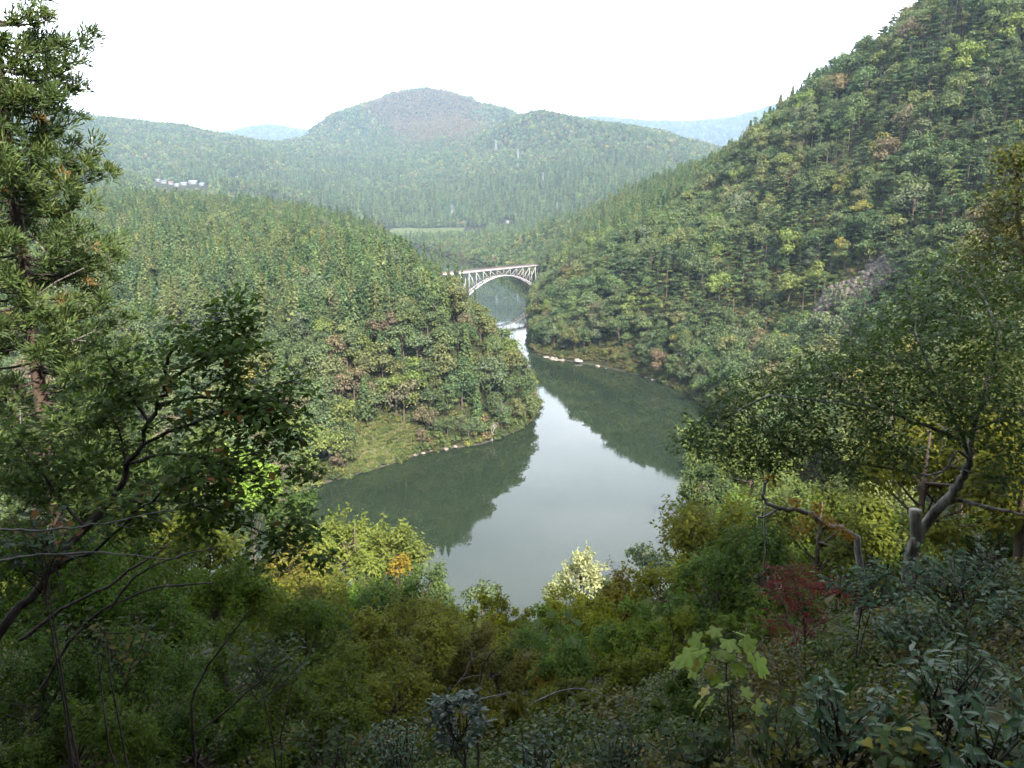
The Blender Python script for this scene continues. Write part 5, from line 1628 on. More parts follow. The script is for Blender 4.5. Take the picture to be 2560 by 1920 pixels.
for (x, y, g, k, s, px0, ty_) in kept:
    ci_ = r4.choice(6, p=[.27, .24, .16, .1, .13, .10]); 
    band = 'by the water' if y > 130 else ('on the lower slope' if y > 75 else ('on the middle slope' if y > 45 else 'on the upper slope'))
    reg = 'left side' if px0 < 470 else ('below the open water' if px0 < 680 else 'right side')
    cells.setdefault((fcol[ci_][0], band, reg), []).append((px0, x, y, g, k, s, np.array(fcol[ci_][1]) * np.array([1.05, 1.3, .7])))
for (cn, band, reg), ids in cells.items():
    ids.sort(key=lambda q: q[0])
    for j, (px0, x, y, g, k, s, c) in enumerate(ids):
        e = empty('young_tree', (x, y, g - 0.1), r4.uniform(0, 6.28)); e.scale = (s, s, s)
        who = 'the only' if len(ids) == 1 else (ORD[j] + ' from left of the' if j < 20 else 'one of the')
        tag(e, '%s %s sapling%s %s, %s' % (who, cn, '' if len(ids) == 1 else 's', band, reg), 'tree', 'saplings of the near bank')
        tm, cm = FILL[k]; link('trunk', tm, e); cr = link('crown', cm, e); cr.color = (*(np.array(c) * r4.uniform(.8, 1.2)), 1)
print('FILL', len(kept))
# ------------------------------------------------------------------ the cedar at the left edge
def near_cedar():
    r = np.random.default_rng(60)
    Yc = 25.0
    top = A3(-2, 20, Yc); low = A3(60, 560, Yc); bx = A3(38, 384, Yc)[0]
    g = gz(bx, Yc); base = np.array([bx, Yc, g])
    Ht = 126.0 - g
    e = empty('cedar_tree', base); tag(e, 'tall cedar with shaggy rounded sprays at the left edge, top out of view', 'tree', 'trees of the near bank')
    mb = MB()
    zs = np.linspace(-1, Ht, 14); wob = np.cumsum(r.normal(0, 0.05, (14, 2)), 0) * 0.6
    tp = np.stack([wob[:, 0], wob[:, 1], zs], 1)
    mb.tube(tp, np.interp(zs, [-1, 0, Ht], [0.34, 0.27, 0.03]), 9)
    link('trunk', mb.mesh('trunk', M_redbark, True), e)
    br = MB(); P = []; D = []; C = []; Rr = []
    z = 5.5
    while z < Ht - 0.5:
        f = (z + g - 88.0) / (126.0 - 88.0)
        reach = np.interp(z + g, [84, 89, 93, 97, 103, 110, 118, 126], [2.4, 3.3, 3.5, 3.3, 2.6, 2.2, 1.6, 0.2])
        for k in range(5):
            if r.random() < 0.10: continue
            a = r.uniform(0, 6.283)
            L_ = reach * r.uniform(0.55, 1.12)
            s0 = np.array([np.interp(z, zs, tp[:, 0]), np.interp(z, zs, tp[:, 1]), z + r.normal(0, .1)])
            d = np.array([math.cos(a), math.sin(a), 0])
            s = np.linspace(0, 1, 6)[:, None]
            q = s0 + d * L_ * s + np.array([0, 0, 1]) * L_ * (-0.30 * s + 0.42 * s * s)
            br.tube(q, np.linspace(0.045, 0.012, 6), 4)
            m = max(2, int(L_ / 0.40))
            for j in range(m):
                t = 0.30 + 0.70 * (j + 0.5) / m
                c = np.array([np.interp(t, s[:, 0], q[:, i]) for i in range(3)]) + r.normal(0, 0.14, 3) + np.array([0, 0, 0.06])
                C.append(c); Rr.append(r.uniform(0.34, 0.62) * (0.7 + 0.3 * t)); D.append(unit(d + np.array([0, 0, 0.35])))
        z += 0.34
    link('branch', br.mesh('branch', M_twig, True), e)['kind'] = 'stuff'
    C = np.array(C); Rr = np.array(Rr); D = np.array(D)
    nb = 72
    w = np.repeat(np.arange(len(C)), nb); n = len(w)
    dd = unit(rand_dir(r, n, -0.75) + D[w] * 0.7)
    P = C[w] + dd * Rr[w][:, None] * r.uniform(0.35, 0.95, n)[:, None]
    T = unit(dd + r.normal(0, 0.25, (n, 3)) + np.array([0, 0, 0.15]))
    N = unit(np.cross(T, rand_dir(r, n)))
    V, Q, t = blades(P, N, T, r.uniform(0.18, 0.33, n), r.uniform(0.032, 0.058, n), r, 0.1)
    tone = r.uniform(-0.3, 0.3, len(C)); t = np.clip(t * 0.7 + 0.1 + np.repeat(tone[w], 4), 0, 1)
    brown = r.random(len(C)) < 0.05
    c = link('crown', mesh_np('crown', V, Q, M_cedar, attrs={'tint': t}), e); c.color = (.058, .094, .026, 1)
    # a few withered sprays
    V, Q, t = [], [], []
    for k, (x, y) in enumerate([(92, 246), (62, 172), (3, 190), (88, 282), (60, 300), (40, 118)]):
        cpt = A3(x, y, Yc - 1.6) - base; m = 34
        dd = unit(rand_dir(r, m, -0.6) + np.array([0.5, -0.3, -0.1]))
        v, q, tt = blades(cpt + dd * r.uniform(0.05, 0.26, m)[:, None], unit(np.cross(dd, rand_dir(r, m))), dd, r.uniform(.14, .24, m), r.uniform(.02, .035, m), r)
        s_ = link('withered_spray', mesh_np('withered_spray', v, q, M_cedar, attrs={'tint': tt}), e); s_.color = (.15, .095, .03, 1)
    # bare snags on the trunk
    for (x0, y0, x1, y1) in ((36, 345, 92, 332), (30, 300, 84, 268), (52, 345, 86, 341), (26, 232, 70, 262), (40, 470, 20, 410)):
        mb = MB(); a = A3(x0, y0, Yc) - base; b = A3(x1, y1, Yc - 0.8) - base; m_ = (a + b) / 2 + r.normal(0, .12, 3)
        mb.tube([a, m_, b], [0.035, 0.025, 0.01], 5); link('bare_branch', mb.mesh('bare_branch', M_twig_grey, True), e)
near_cedar()

# ------------------------------------------------------------------ the cherry at the left
def cherry():
    w = Wood(71); Y = 7.0
    base = A3(-40, 672, 6.2)
    main = w.limb([base + np.array([-1.2, -.2, -1.3]), base, A3(0, 632, 6.35), A3(29, 598, 6.5), A3(56, 565, 6.6), A3(84, 527.6, 6.8), A3(110, 504, 6.9), A3(121.5, 485, 7.0), A3(130, 463, 7.0), A3(152, 419.6, 7.1), A3(158.6, 399, 7.1), A3(170.5, 382, 7.1), A3(168, 362, 7.1)], 0.05, 0.012, 8)
    limbs = [
        [A3(167, 365, 7.1), A3(170, 350, 7.1), A3(201, 330, 7.2), A3(228, 320, 7.3), A3(252, 318, 7.3)],
        [A3(118, 500, 6.9), A3(152, 501, 6.8), A3(185, 502, 6.7), A3(219, 512, 6.6), A3(263, 533, 6.5), A3(304, 548, 6.4)],
        [A3(122, 484, 7.0), A3(126, 460, 7.2), A3(120, 430, 7.4), A3(100, 400, 7.5)],
        [A3(140, 445, 7.1), A3(175, 430, 6.9), A3(215, 415, 6.8), A3(262, 392, 6.7), A3(300, 378, 6.6)],
        [A3(158, 405, 7.1), A3(190, 398, 7.0), A3(230, 396, 6.9), A3(275, 420, 6.8), A3(292, 446, 6.7)],
        [A3(84, 527, 6.8), A3(60, 500, 6.9), A3(40, 470, 7.0), A3(15, 440, 7.1)],
        [A3(56, 565, 6.6), A3(95, 552, 6.5), A3(121, 527, 6.4), A3(150, 500, 6.3), A3(200, 470, 6.2), A3(260, 452, 6.2)],
        [A3(130, 463, 7.0), A3(170, 452, 6.6), A3(222, 462, 6.4), A3(270, 478, 6.3)],
        [A3(150, 424, 7.1), A3(130, 395, 7.3), A3(110, 365, 7.4), A3(105, 345, 7.4)],
        [A3(170, 380, 7.1), A3(190, 365, 6.9), A3(220, 352, 6.8), A3(250, 350, 6.8)],
    ]
    for l in limbs: w.limb(l, 0.018, 0.005, 5)
    r = w.r
    for q in w.lines:
        n = len(q); s0 = 0.30 if q is not main else 0.72
        L_ = np.linalg.norm(np.diff(q, axis=0), axis=1).sum()
        for k in range(int(L_ * (15 if q is not main else 6))):
            i = int(r.uniform(s0, 0.99) * (n - 1)); tan = unit(q[min(n - 1, i + 1)] - q[i])
            d = unit(tan * r.uniform(0.3, 1.0) + rand_dir(r, 1)[0] * np.array([1, 1, 0.55]))
            tw = w.twig(q[i], d, r.uniform(0.14, 0.36), 0.0035, 0.042, 0.3, 0.2)
    for (x, y, R_, Yd) in ((300, 440, .16, 6.7), (316, 536, .18, 6.3), (290, 520, .2, 6.4), (325, 556, .14, 6.3), (60, 400, .25, 7.4), (30, 440, .28, 7.2), (90, 345, .22, 7.4), (235, 470, .2, 6.3), (245, 330, .16, 7.2), (180, 330, .16, 7.2), (15, 480, .3, 7.0), (60, 470, .25, 6.9), (270, 500, .2, 6.4)):
        w.spray(A3(x, y, Yd), R_, 9, 0.045, 0.003, sub=1)
    for q in w.lines[1:]:
        for k in range(13):
            w.cloud(q[int(r.uniform(.4, 1) * (len(q) - 1))] + r.normal(0, .12, 3), r.uniform(.14, .28), 34, .6)
    for (x, y, R_, Yd) in ((205, 345, .3, 7.1), (150, 350, .28, 7.3), (120, 400, .34, 7.4), (235, 385, .3, 6.9), (285, 400, .26, 6.8), (190, 425, .3, 7.0), (265, 440, .28, 6.7), (60, 430, .38, 7.4), (20, 420, .36, 7.5), (95, 470, .3, 7.2), (210, 505, .24, 6.6), (285, 535, .26, 6.4), (240, 345, .22, 7.2), (40, 500, .34, 7.0), (305, 470, .2, 6.6)):
        w.cloud(A3(x, y, Yd), R_, 120, .6)
    P, N, T, ln, wd = w.leaves(0.086, 0.046, 0.5, 0.3)
    plant_from(w, 'cherry_tree', 'tree', 'slender cherry with dark crooked trunk and drooping twigs at the left', base, 'trees of the near bank', (P, N, T, ln, wd), M_near, M_twig, (.056, .098, .020), 300, LEAF_OVATE,
               [(.056, .098, .020)] * 14 + [(.072, .105, .036)] * 5 + [(.17, .075, .025), (.20, .11, .03), (.13, .10, .03)])
cherry()
def bare_boughs():
    for (pts, lab) in (([(0, 529), (42, 530), (84, 527), (121, 521), (145, 515), (169, 511), (188, 503)], 'long thin bare bough crossing the cherry trunk, upper one'), ([(-6, 562), (30, 556), (67, 553), (118, 553), (150, 558), (169, 560), (190, 552)], 'long thin bare bough crossing the dark thicket, lower one')):
        w = Wood(len(pts) * 7 + int(pts[0][1])); r = w.r
        q = w.limb([A3(x, y, 5.6) for x, y in pts], 0.010, 0.003, 5)
        for k in range(14):
            i = r.integers(4, len(q) - 2); d = unit(q[i + 1] - q[i]) + np.array([0, 0, r.choice([-.6, .7])]) + r.normal(0, .3, 3)
            s = np.linspace(0, 1, 4)[:, None]; l = r.uniform(.08, .28)
            w.mb.tube(q[i] + unit(d) * l * s + np.array([0, 0, .1]) * l * s * s, np.linspace(.0028, .001, 4), 3)
        plant_from(w, 'bare_bough', 'branch', lab, q[0], 'bare boughs in the left thicket', wood_mat=M_twig_grey, trunk='stem')
bare_boughs()
def thicket_stems():
    for i, (pts, rad, lab) in enumerate(([[(20, 640), (60, 610), (110, 585), (145, 560), (168, 545)], .03, 'dark slanting stem right of the cherry trunk'], [[(40, 690), (70, 640), (100, 610), (150, 588), (212, 583)], .026, 'dark bent stem low in the left thicket'],
                                        [[(110, 610), (135, 575), (165, 560), (215, 548)], .02, 'thin dark stem arching over the left thicket'], [[(478, 768), (476, 700), (484, 660), (500, 645)], .012, 'thin dark upright stem in the bottom thicket'],
                                        [[(195, 768), (190, 700), (215, 655), (250, 610)], .018, 'dark forked stem at the bottom left'], [[(190, 740), (240, 700), (275, 668), (300, 650)], .013, 'thin dark stem leaning right at the bottom left'])):
        w = Wood(90 + i); q = w.limb([A3(x, y, 9.5 if i < 3 else 7.5) for x, y in pts], rad, rad * .4, 6)
        plant_from(w, 'bare_sapling', 'sapling', lab, q[0], 'dark stems in the near thickets', trunk='stem')
thicket_stems()

# ------------------------------------------------------------------ the big tree at the right, with its sawn stump
def right_tree():
    w = Wood(120); r = w.r; Y = 14.0
    base = A3(911, 556, Y); base[2] -= 0.5
    w.limb([base, A3(912, 548, Y), A3(919, 533, Y), A3(928, 521, Y), A3(949, 496, 13.9), A3(960, 482, 13.8), A3(968, 469, 13.7), A3(969.5, 458, 13.6)], 0.118, 0.062, 10)
    stump = [A3(917, 540, Y - .05), A3(916, 527, Y - .1), A3(915, 512, Y - .1)]
    limbs = [([(951, 498, 13.9), (984, 506, 13.5), (1018, 514, 13), (1050, 518, 12.6)], .07),
             ([(954, 455, 13.4), (947, 469, 13.3), (930, 476, 13.2), (914, 477, 13.0)], .045), ([(969, 459, 13.6), (958, 450, 13.5), (954, 455, 13.4)], .05),
             ([(969, 459, 13.6), (972, 430, 13.7), (985, 390, 13.9), (1000, 330, 14.2)], .085), ([(969, 455, 13.6), (955, 420, 13.6), (935, 380, 13.6), (915, 330, 14)], .07),
             ([(960, 440, 13.6), (925, 425, 13.3), (880, 410, 13), (830, 400, 13), (770, 395, 13.6)], .06), ([(930, 476, 13.2), (895, 470, 13.2), (845, 462, 13.4), (800, 455, 13.8)], .035),
             ([(972, 430, 13.7), (1000, 420, 13), (1030, 410, 12.6)], .05), ([(935, 380, 13.6), (890, 350, 14), (845, 362, 14.5), (800, 378, 14.8), (745, 402, 15)], .05),
             ([(880, 410, 13), (850, 385, 13.3), (825, 368, 14)], .035), ([(1000, 330, 14.2), (980, 290, 15), (960, 265, 15.5)], .045), ([(770, 395, 13.6), (730, 415, 14.3), (695, 440, 14.8)], .03)]
    for pts, rad in limbs: w.limb([A3(*p) for p in pts], rad * .66, rad * .2, 6)
    puffs = [(718, 418, 32, 14.6), (692, 440, 24, 15), (745, 392, 38, 15), (760, 425, 36, 14), (790, 382, 38, 14.5), (800, 415, 38, 13.5), (832, 364, 38, 14.5), (835, 392, 42, 13.4), (878, 338, 36, 14.8), (880, 365, 44, 13.6), (885, 405, 38, 13), (918, 312, 38, 15),
             (925, 345, 44, 14), (935, 392, 40, 13.2), (955, 280, 42, 15.5), (975, 325, 46, 14.4), (985, 372, 44, 13.6), (1000, 410, 42, 13), (1020, 345, 46, 14), (1020, 290, 42, 15), (780, 450, 30, 13.8), (825, 445, 34, 13.4), (850, 470, 26, 13.2), (875, 440, 30, 13),
             (1015, 450, 36, 12.8), (1000, 480, 26, 12.8), (730, 450, 26, 14.2), (765, 465, 22, 13.8), (905, 455, 26, 13), (960, 425, 30, 13.2)]
    for (x, y, rp_, Yd) in puffs:
        c = A3(x, y, Yd); R_ = rp_ * Yd / 800
        # tie each spray to the nearest limb
        best = min(((np.linalg.norm(q - c, axis=1).min(), q[np.linalg.norm(q - c, axis=1).argmin()]) for q in w.lines[:13]), key=lambda t: t[0])[1]
        w.mb.tube([best, (best + c) / 2 + r.normal(0, .06, 3), c], [.016, .010, .005], 4)
        w.spray(c, R_ * 1.05, 16, 0.08, 0.005, sub=1, flat=0.7, up=0.1, droop=0.35)
        w.cloud(c, R_ * 1.12, int(430 * (R_ / .65) ** 2) + 60)
    P, N, T, ln, wd = w.leaves(0.128, 0.050, 0.5, 0.6)
    e = plant_from(w, 'beech_tree', 'tree', 'broad spreading tree at the right with a sawn-off stump beside its leaning trunk', base, 'trees of the near bank', (P, N, T, ln, wd), M_near, bark_material('pale_mottled_bark', (.04, .036, .03), (.30, .28, .25), 7), (.044, .078, .018))
    mb = MB(); mb.tube([s - base for s in stump], [0.115, 0.104, 0.108], 12)
    link('stump', mb.mesh('stump', bark_material('stump_bark', (.09, .08, .07), (.26, .24, .215), 9), True), e)
    # the sawn face
    t = np.linspace(0, 2 * np.pi, 20, endpoint=False); c = stump[-1] - base
    V = np.vstack([np.stack([c[0] + .107 * np.cos(t), c[1] + .107 * np.sin(t) - .02, np.full(20, c[2] + .052)], 1), np.stack([c[0] + .107 * np.cos(t), c[1] + .107 * np.sin(t), np.full(20, c[2] - .01)], 1), [[c[0], c[1] - .02, c[2] + .056]]])
    Fq = [np.array([(i, (i + 1) % 20, 40) for i in range(20)]), np.array([(20 + i, 20 + (i + 1) % 20, (i + 1) % 20, i) for i in range(20)])]
    link('sawn_face', mesh_np('sawn_face', V, Fq, plain_material('sawn_wood', (.34, .30, .25), .8, .2, 12)), e)
right_tree()

def upper_right_tree():
    w = Wood(131); r = w.r; Y = 24.0
    g0 = A3(1042, 420, Y); g0[2] = gz(g0[0], Y)
    w.limb([g0, A3(1038, 400, Y), A3(1030, 300, Y), A3(1018, 220, Y), A3(1014, 150, Y)], .16, .03, 8)
    for (x, y, rp_, Yd) in [(1012, 158, 20, 24), (1018, 185, 26, 24), (1000, 205, 26, 23.6), (1022, 225, 30, 23.6), (990, 238, 30, 23.4), (1012, 262, 34, 23), (975, 262, 24, 23.2), (1026, 300, 34, 22.6), (995, 292, 30, 22.8), (1030, 160, 24, 24), (1036, 260, 30, 23)]:
        c = A3(x, y, Yd); q = w.lines[0]; b = q[np.linalg.norm(q - c, axis=1).argmin()]
        w.mb.tube([b, (b + c) / 2, c], [.04, .025, .008], 4)
        w.spray(c, rp_ * Yd / 800, 12, 0.12, 0.007, sub=1, flat=0.8)
        w.cloud(c, rp_ * Yd / 800 * 1.1, 380)
    P, N, T, ln, wd = w.leaves(0.15, 0.075, 0.6, 0.4)
    plant_from(w, 'broadleaf_tree', 'tree', 'yellow-tipped tree rising at the right frame edge above the spreading tree', g0, 'trees of the near bank', (P, N, T, ln, wd), M_near, M_bark, (.072, .080, .020))
upper_right_tree()

def orange_branch_tree():
    w = Wood(140); r = w.r; Y = 17.0
    g0 = A3(868, 556, Y); g0[2] = min(g0[2], gz(g0[0], Y) + .2)
    main = w.limb([g0, A3(862, 540, Y), A3(846, 530, Y), A3(826, 526, 16.8), A3(812, 514, 16.6), A3(797, 510, 16.5), A3(780, 509, 16.4), A3(765, 503, 16.4), A3(762, 492, 16.4), A3(768, 480, 16.4)], .085, .03, 8)
    w.limb([A3(778, 509, 16.4), A3(765, 517, 16.2), A3(757, 517, 16.1), A3(747, 513, 16.0)], .035, .008, 6)
    w.limb([A3(765, 517, 16.2), A3(764, 530, 16.1), A3(766, 550, 16), A3(762, 570, 16), A3(765, 590, 16)], .022, .006, 5)
    w.limb([A3(766, 505, 16.4), A3(763, 520, 16.2), A3(770, 542, 16.1)], .02, .006, 5)
    for (x, y, rp_) in ((770, 478, 8), (795, 500, 9), (808, 520, 14), (800, 530, 12), (828, 518, 9), (838, 528, 9), (818, 506, 7), (850, 534, 7)):
        w.spray(A3(x, y, 16.4), rp_ * 16.4 / 800, 8, 0.05, .004, sub=1); w.cloud(A3(x, y + 3, 16.4), rp_ * 16.4 / 800, 40)
    P, N, T, ln, wd = w.leaves(0.085, 0.05, 0.6, 0.6)
    plant_from(w, 'maple_tree', 'tree', 'leaning nearly bare tree with orange leaves and a hanging twig', g0, 'trees of the near bank', (P, N, T, ln, wd), M_near, M_twig_grey, (.26, .13, .015))
orange_branch_tree()

def red_maple():
    w = Wood(150); r = w.r; Y = 13.5
    g0 = A3(806, 640, Y); g0[2] = min(g0[2], gz(g0[0], Y))
    w.limb([g0, A3(805, 628, Y), A3(800, 600, Y), A3(792, 575, Y)], .03, .008, 6)
    for (x, y, rx, n_) in ((790, 574, 30, 26), (782, 590, 26, 20), (812, 588, 22, 16), (802, 605, 26, 18), (842, 588, 22, 16), (858, 596, 16, 10), (775, 622, 22, 14), (800, 632, 26, 18), (820, 620, 18, 10), (866, 606, 12, 6)):
        c = A3(x, y, Y - r.uniform(0, .8)); b = w.lines[0][r.integers(2, len(w.lines[0]))]
        w.mb.tube([b, (b + c) / 2 + np.array([0, 0, .04]), c], [.012, .008, .003], 4)
        w.cloud(c, rx * Y / 800, n_ * 5, .10)
        w.spray(c, rx * Y / 800, n_, 0.032, .0025, sub=1, flat=0.16, up=0.0, droop=0.15)
    P, N, T, ln, wd = w.leaves(0.05, 0.036, 0.35, 0.1)
    plant_from(w, 'maple_tree', 'tree', 'small red-leaved maple spreading in flat layers among the shrubs', g0, 'trees of the near bank', (P, N, T, ln, wd), M_near, M_twig, (.13, .016, .018))
red_maple()

# ------------------------------------------------------------------ shrubs with leaves big enough to pick out
def leafy_shrub(seed, name, label, x, ytop, Y, rpx, hpx, n_twig, gap, ln, wd, shapes, mat, cols, parts, whorl=False, group='evergreen shrubs of the near bank'):
    w = Wood(seed); r = w.r
    c = A3(x, ytop + hpx * .5, Y); g0 = np.array([c[0], c[1] + .1, 0]); g0[2] = min(gz(g0[0], g0[1]), c[2] - .3)
    R_ = rpx * Y / 800; Hh = hpx * Y / 800
    for k in range(n_twig):
        d = rand_dir(r, 1, -1.0 if whorl else -0.3)[0]
        tip = c + d * np.array([R_, R_ * .7, Hh * .5]) * r.uniform(.55, 1.0)
        lo = max(.35, 1 - .55 / max(.6, np.linalg.norm(c - g0)))
        s = g0 + (c - g0) * r.uniform(lo, min(.97, lo + .3)) + r.normal(0, R_ * .12, 3)
        q = np.stack([s, (s + tip) / 2 + r.normal(0, .03, 3) - np.array([0, 0, .03]), tip])
        w.mb.tube(q, [.006, .0045, .0025], 4)
        if whorl:
            m = 9
            for j in range(m):
                a = j * 6.283 / m + r.normal(0, .1)
                w.P.append(tip + np.array([0, 0, -.012 * j / m])); w.D.append(unit(np.array([math.cos(a), math.sin(a), .15 - .5 * (j % 2)])))
        else:
            L_ = np.linalg.norm(tip - s) * .75; m = max(4, int(L_ / gap))
            for j in range(m):
                t = .35 + .65 * (j + 1) / m
                w.P.append(s + (tip - s) * t); w.D.append(unit(tip - s))
    for k in range(4 if (c - g0)[2] < 1 else 2):
        p = c + r.normal(0, R_ * .2, 3); w.mb.tube([g0 + r.normal(0, .05, 3) - (0, 0, .2), (g0 + p) / 2 + r.normal(0, .05, 3), p], [.012, .009, .005], 5)
    P, N, T, l, wdd = w.leaves(ln, wd, 0.5, 0.25)
    if whorl:
        T = np.array(w.D); N = unit(np.array([0, 0, 1.0]) + r.normal(0, .2, T.shape) - T * .2)
    plant_from(w, name, 'shrub', label, g0, group, (P, N, T, l, wdd), mat, M_twig, cols[0], parts, shapes, cols, 'stem', 'foliage')
EG = [(.024, .054, .018), (.030, .064, .020), (.018, .044, .015), (.036, .070, .020)]
leafy_shrub(200, 'rhododendron', 'dark shrub with leaves in whorls standing tall at the bottom centre', 458, 668, 6.6, 34, 104, 30, .03, .10, .042, LEAF_SPOON, M_gloss, [(.018, .036, .018), (.014, .028, .014), (.022, .040, .020)], 270, True)
leafy_shrub(201, 'evergreen_shrub', 'glossy dark evergreen right of the pale stump', 960, 528, 9.5, 78, 96, 60, .05, .115, .042, LEAF_LANCE, M_gloss, EG, 280)
leafy_shrub(202, 'evergreen_shrub', 'glossy dark evergreen below the pale stump', 868, 548, 9.5, 62, 70, 46, .05, .105, .040, LEAF_LANCE, M_gloss, EG, 240)
leafy_shrub(203, 'evergreen_shrub', 'glossy dark evergreen at the right edge below the crown', 1010, 580, 8.0, 60, 90, 40, .05, .11, .042, LEAF_LANCE, M_gloss, EG, 200)
leafy_shrub(204, 'evergreen_shrub', 'drooping dark evergreen between the red maple and stump', 915, 590, 8.4, 60, 70, 40, .05, .105, .04, LEAF_LANCE, M_gloss, EG, 200)
leafy_shrub(205, 'evergreen_shrub', 'large-leaved glossy shrub by the right frame edge, lower middle', 960, 632, 4.6, 80, 80, 26, .045, .105, .040, LEAF_LANCE, M_gloss, EG + [(.05, .075, .03)], 200)
leafy_shrub(206, 'evergreen_shrub', 'large-leaved glossy shrub left of the heart-leaved vine', 850, 668, 4.4, 74, 90, 26, .045, .10, .040, LEAF_LANCE, M_gloss, EG, 190)
leafy_shrub(207, 'evergreen_shrub', 'large-leaved glossy shrub in the bottom right corner', 1000, 690, 3.7, 80, 100, 22, .045, .11, .045, LEAF_LANCE, M_gloss, EG, 150)
leafy_shrub(208, 'leafy_shrub', 'heart-leaved green shrub with yellowing leaves at the bottom right', 930, 700, 3.9, 80, 90, 26, .05, .072, .05, LEAF_HEART, M_near, [(.060, .092, .028), (.070, .105, .030), (.05, .08, .025), (.20, .17, .03), (.055, .085, .03)], 170, group='leafy shrubs at the bottom edge')
leafy_shrub(209, 'leafy_shrub', 'ovate-leaved shrub with a few yellow leaves right of bottom centre', 790, 690, 4.6, 66, 80, 26, .05, .075, .045, LEAF_OVATE, M_near, [(.048, .074, .026), (.055, .085, .028), (.042, .062, .026), (.18, .16, .03)], 170, group='leafy shrubs at the bottom edge')
leafy_shrub(210, 'leafy_shrub', 'dark ovate-leaved shrub at the bottom below the lobed leaves', 700, 716, 4.8, 64, 60, 24, .05, .075, .045, LEAF_OVATE, M_near, [(.036, .056, .024), (.042, .064, .026), (.03, .048, .022)], 150, group='leafy shrubs at the bottom edge')
leafy_shrub(211, 'leafy_shrub', 'small dark shrub at the bottom right of the whorled shrub', 540, 722, 5.2, 60, 56, 26, .045, .058, .030, LEAF_LANCE, M_gloss, EG, 150, group='leafy shrubs at the bottom edge')
leafy_shrub(212, 'leafy_shrub', 'small dark shrub at the bottom left of the whorled shrub', 400, 712, 5.6, 56, 60, 26, .045, .058, .032, LEAF_LANCE, M_gloss, EG, 150, group='leafy shrubs at the bottom edge')
leafy_shrub(213, 'leafy_shrub', 'small grey-green shrub at the bottom between whorled shrub and lobed leaves', 620, 716, 5.0, 56, 60, 26, .045, .06, .036, LEAF_OVATE, M_gloss, [(.04, .058, .03), (.034, .05, .026), (.05, .068, .034)], 150, group='leafy shrubs at the bottom edge')
leafy_shrub(214, 'leafy_shrub', 'green shrub at the far bottom left edge', 330, 722, 5.4, 60, 56, 24, .05, .06, .034, LEAF_OVATE, M_near, [(.04, .062, .022), (.05, .074, .024), (.034, .052, .02)], 140, group='leafy shrubs at the bottom edge')
leafy_shrub(215, 'leafy_shrub', 'pale grey-leaved shrub in front of the left dark stem', 40, 500, 6.2, 62, 66, 26, .06, .085, .055, LEAF_OVATE, M_near, [(.07, .095, .065), (.055, .08, .05), (.045, .068, .04), (.16, .08, .03)], 150, group='leafy shrubs in the left thicket')
leafy_shrub(216, 'leafy_shrub', 'dim broad-leaved shrub at the left frame edge under the pale boughs', 110, 596, 6.6, 70, 80, 26, .06, .075, .046, LEAF_OVATE, M_near, [(.04, .062, .022), (.05, .072, .026), (.034, .052, .02), (.12, .10, .025)], 140, group='leafy shrubs in the left thicket')
leafy_shrub(217, 'leafy_shrub', 'dim shrub with pale leaf backs in the lower left thicket', 265, 622, 8.5, 72, 66, 34, .06, .075, .045, LEAF_OVATE, M_near, [(.05, .068, .036), (.042, .06, .026), (.06, .078, .04)], 150, group='leafy shrubs in the left thicket')

# ------------------------------------------------------------------ the plant with large lobed leaves
def lobed_plant(seed, x, y0, y1, Y, spots, label, cols):
    spots = spots + [(a_ + 5, b_ + 7, c_ * .8, d_ + .2) for a_, b_, c_, d_ in spots[::2]]
    w = Wood(seed); r = w.r
    a = A3(x + 6, y1, Y); t_ = A3(x, y0, Y)
    base = a.copy(); base[2] = min(a[2], gz(a[0], a[1]))
    q = w.limb([base, (a + base) / 2, a, (a + t_) / 2 + r.normal(0, .01, 3), t_], .010, .005, 6)
    items = []
    for (lx, ly, sz, tilt) in spots:
        p = A3(lx, ly, Y + r.uniform(-.15, .15)); j = q[np.argmin(np.abs(q[:, 2] - p[2] + .02))]
        w.mb.tube([j, (j + p) / 2 + np.array([0, 0, .03]), p], [.003, .0025, .002], 4)
        items.append((p, j, sz, tilt))
    e = plant_from(w, 'lobed_leaf_plant', 'plant', label, base, wood_mat=M_twig, trunk='stem')
    for k, (p, j, sz, tilt) in enumerate(items):
        out = unit((p - j) * np.array([1, 1, .3]) + np.array([0, -.02, 0]))
        N = unit(np.array([0, -.10, 1.0]) + r.normal(0, .28, 3) + out * (tilt + .3))
        place_leaf(LEAF_LOBED[k % 3], e, p - base, N, out, sz * r.uniform(.8, 1.0), 1.0, np.array(cols[r.integers(len(cols))]) * r.uniform(.85, 1.2))
PALE = [(.20, .27, .06), (.23, .29, .08), (.17, .24, .055), (.30, .25, .09)]
lobed_plant(300, 724, 634, 745, 5.6, [(700, 640, .17, .3), (716, 628, .12, 0), (736, 632, .13, .2), (744, 640, .16, .3), (690, 652, .19, .5), (705, 652, .18, .3), (722, 650, .13, .2), (748, 650, .18, .4), (756, 660, .20, .6), (696, 664, .17, .6), (712, 666, .17, .5), (738, 664, .15, .4), (728, 640, .15, .1), (680, 660, .14, .5)],
            'tall plant with pale green seven-lobed leaves at the lower right of centre', PALE)
lobed_plant(301, 730, 686, 765, 5.2, [(708, 690, .12, .4), (724, 686, .11, .2), (742, 692, .12, .4), (756, 704, .13, .5), (700, 700, .11, .5), (765, 712, .11, .5)], 'lower plant with pale lobed leaves beneath the tall lobed-leaf plant', PALE)
lobed_plant(302, 668, 596, 640, 11, [(650, 600, .17, .4), (662, 594, .15, .2), (676, 598, .16, .3), (684, 606, .16, .4), (656, 610, .14, .5)], 'pale lobed-leaf sapling among the olive bushes', [(.13, .15, .04), (.11, .13, .035)])
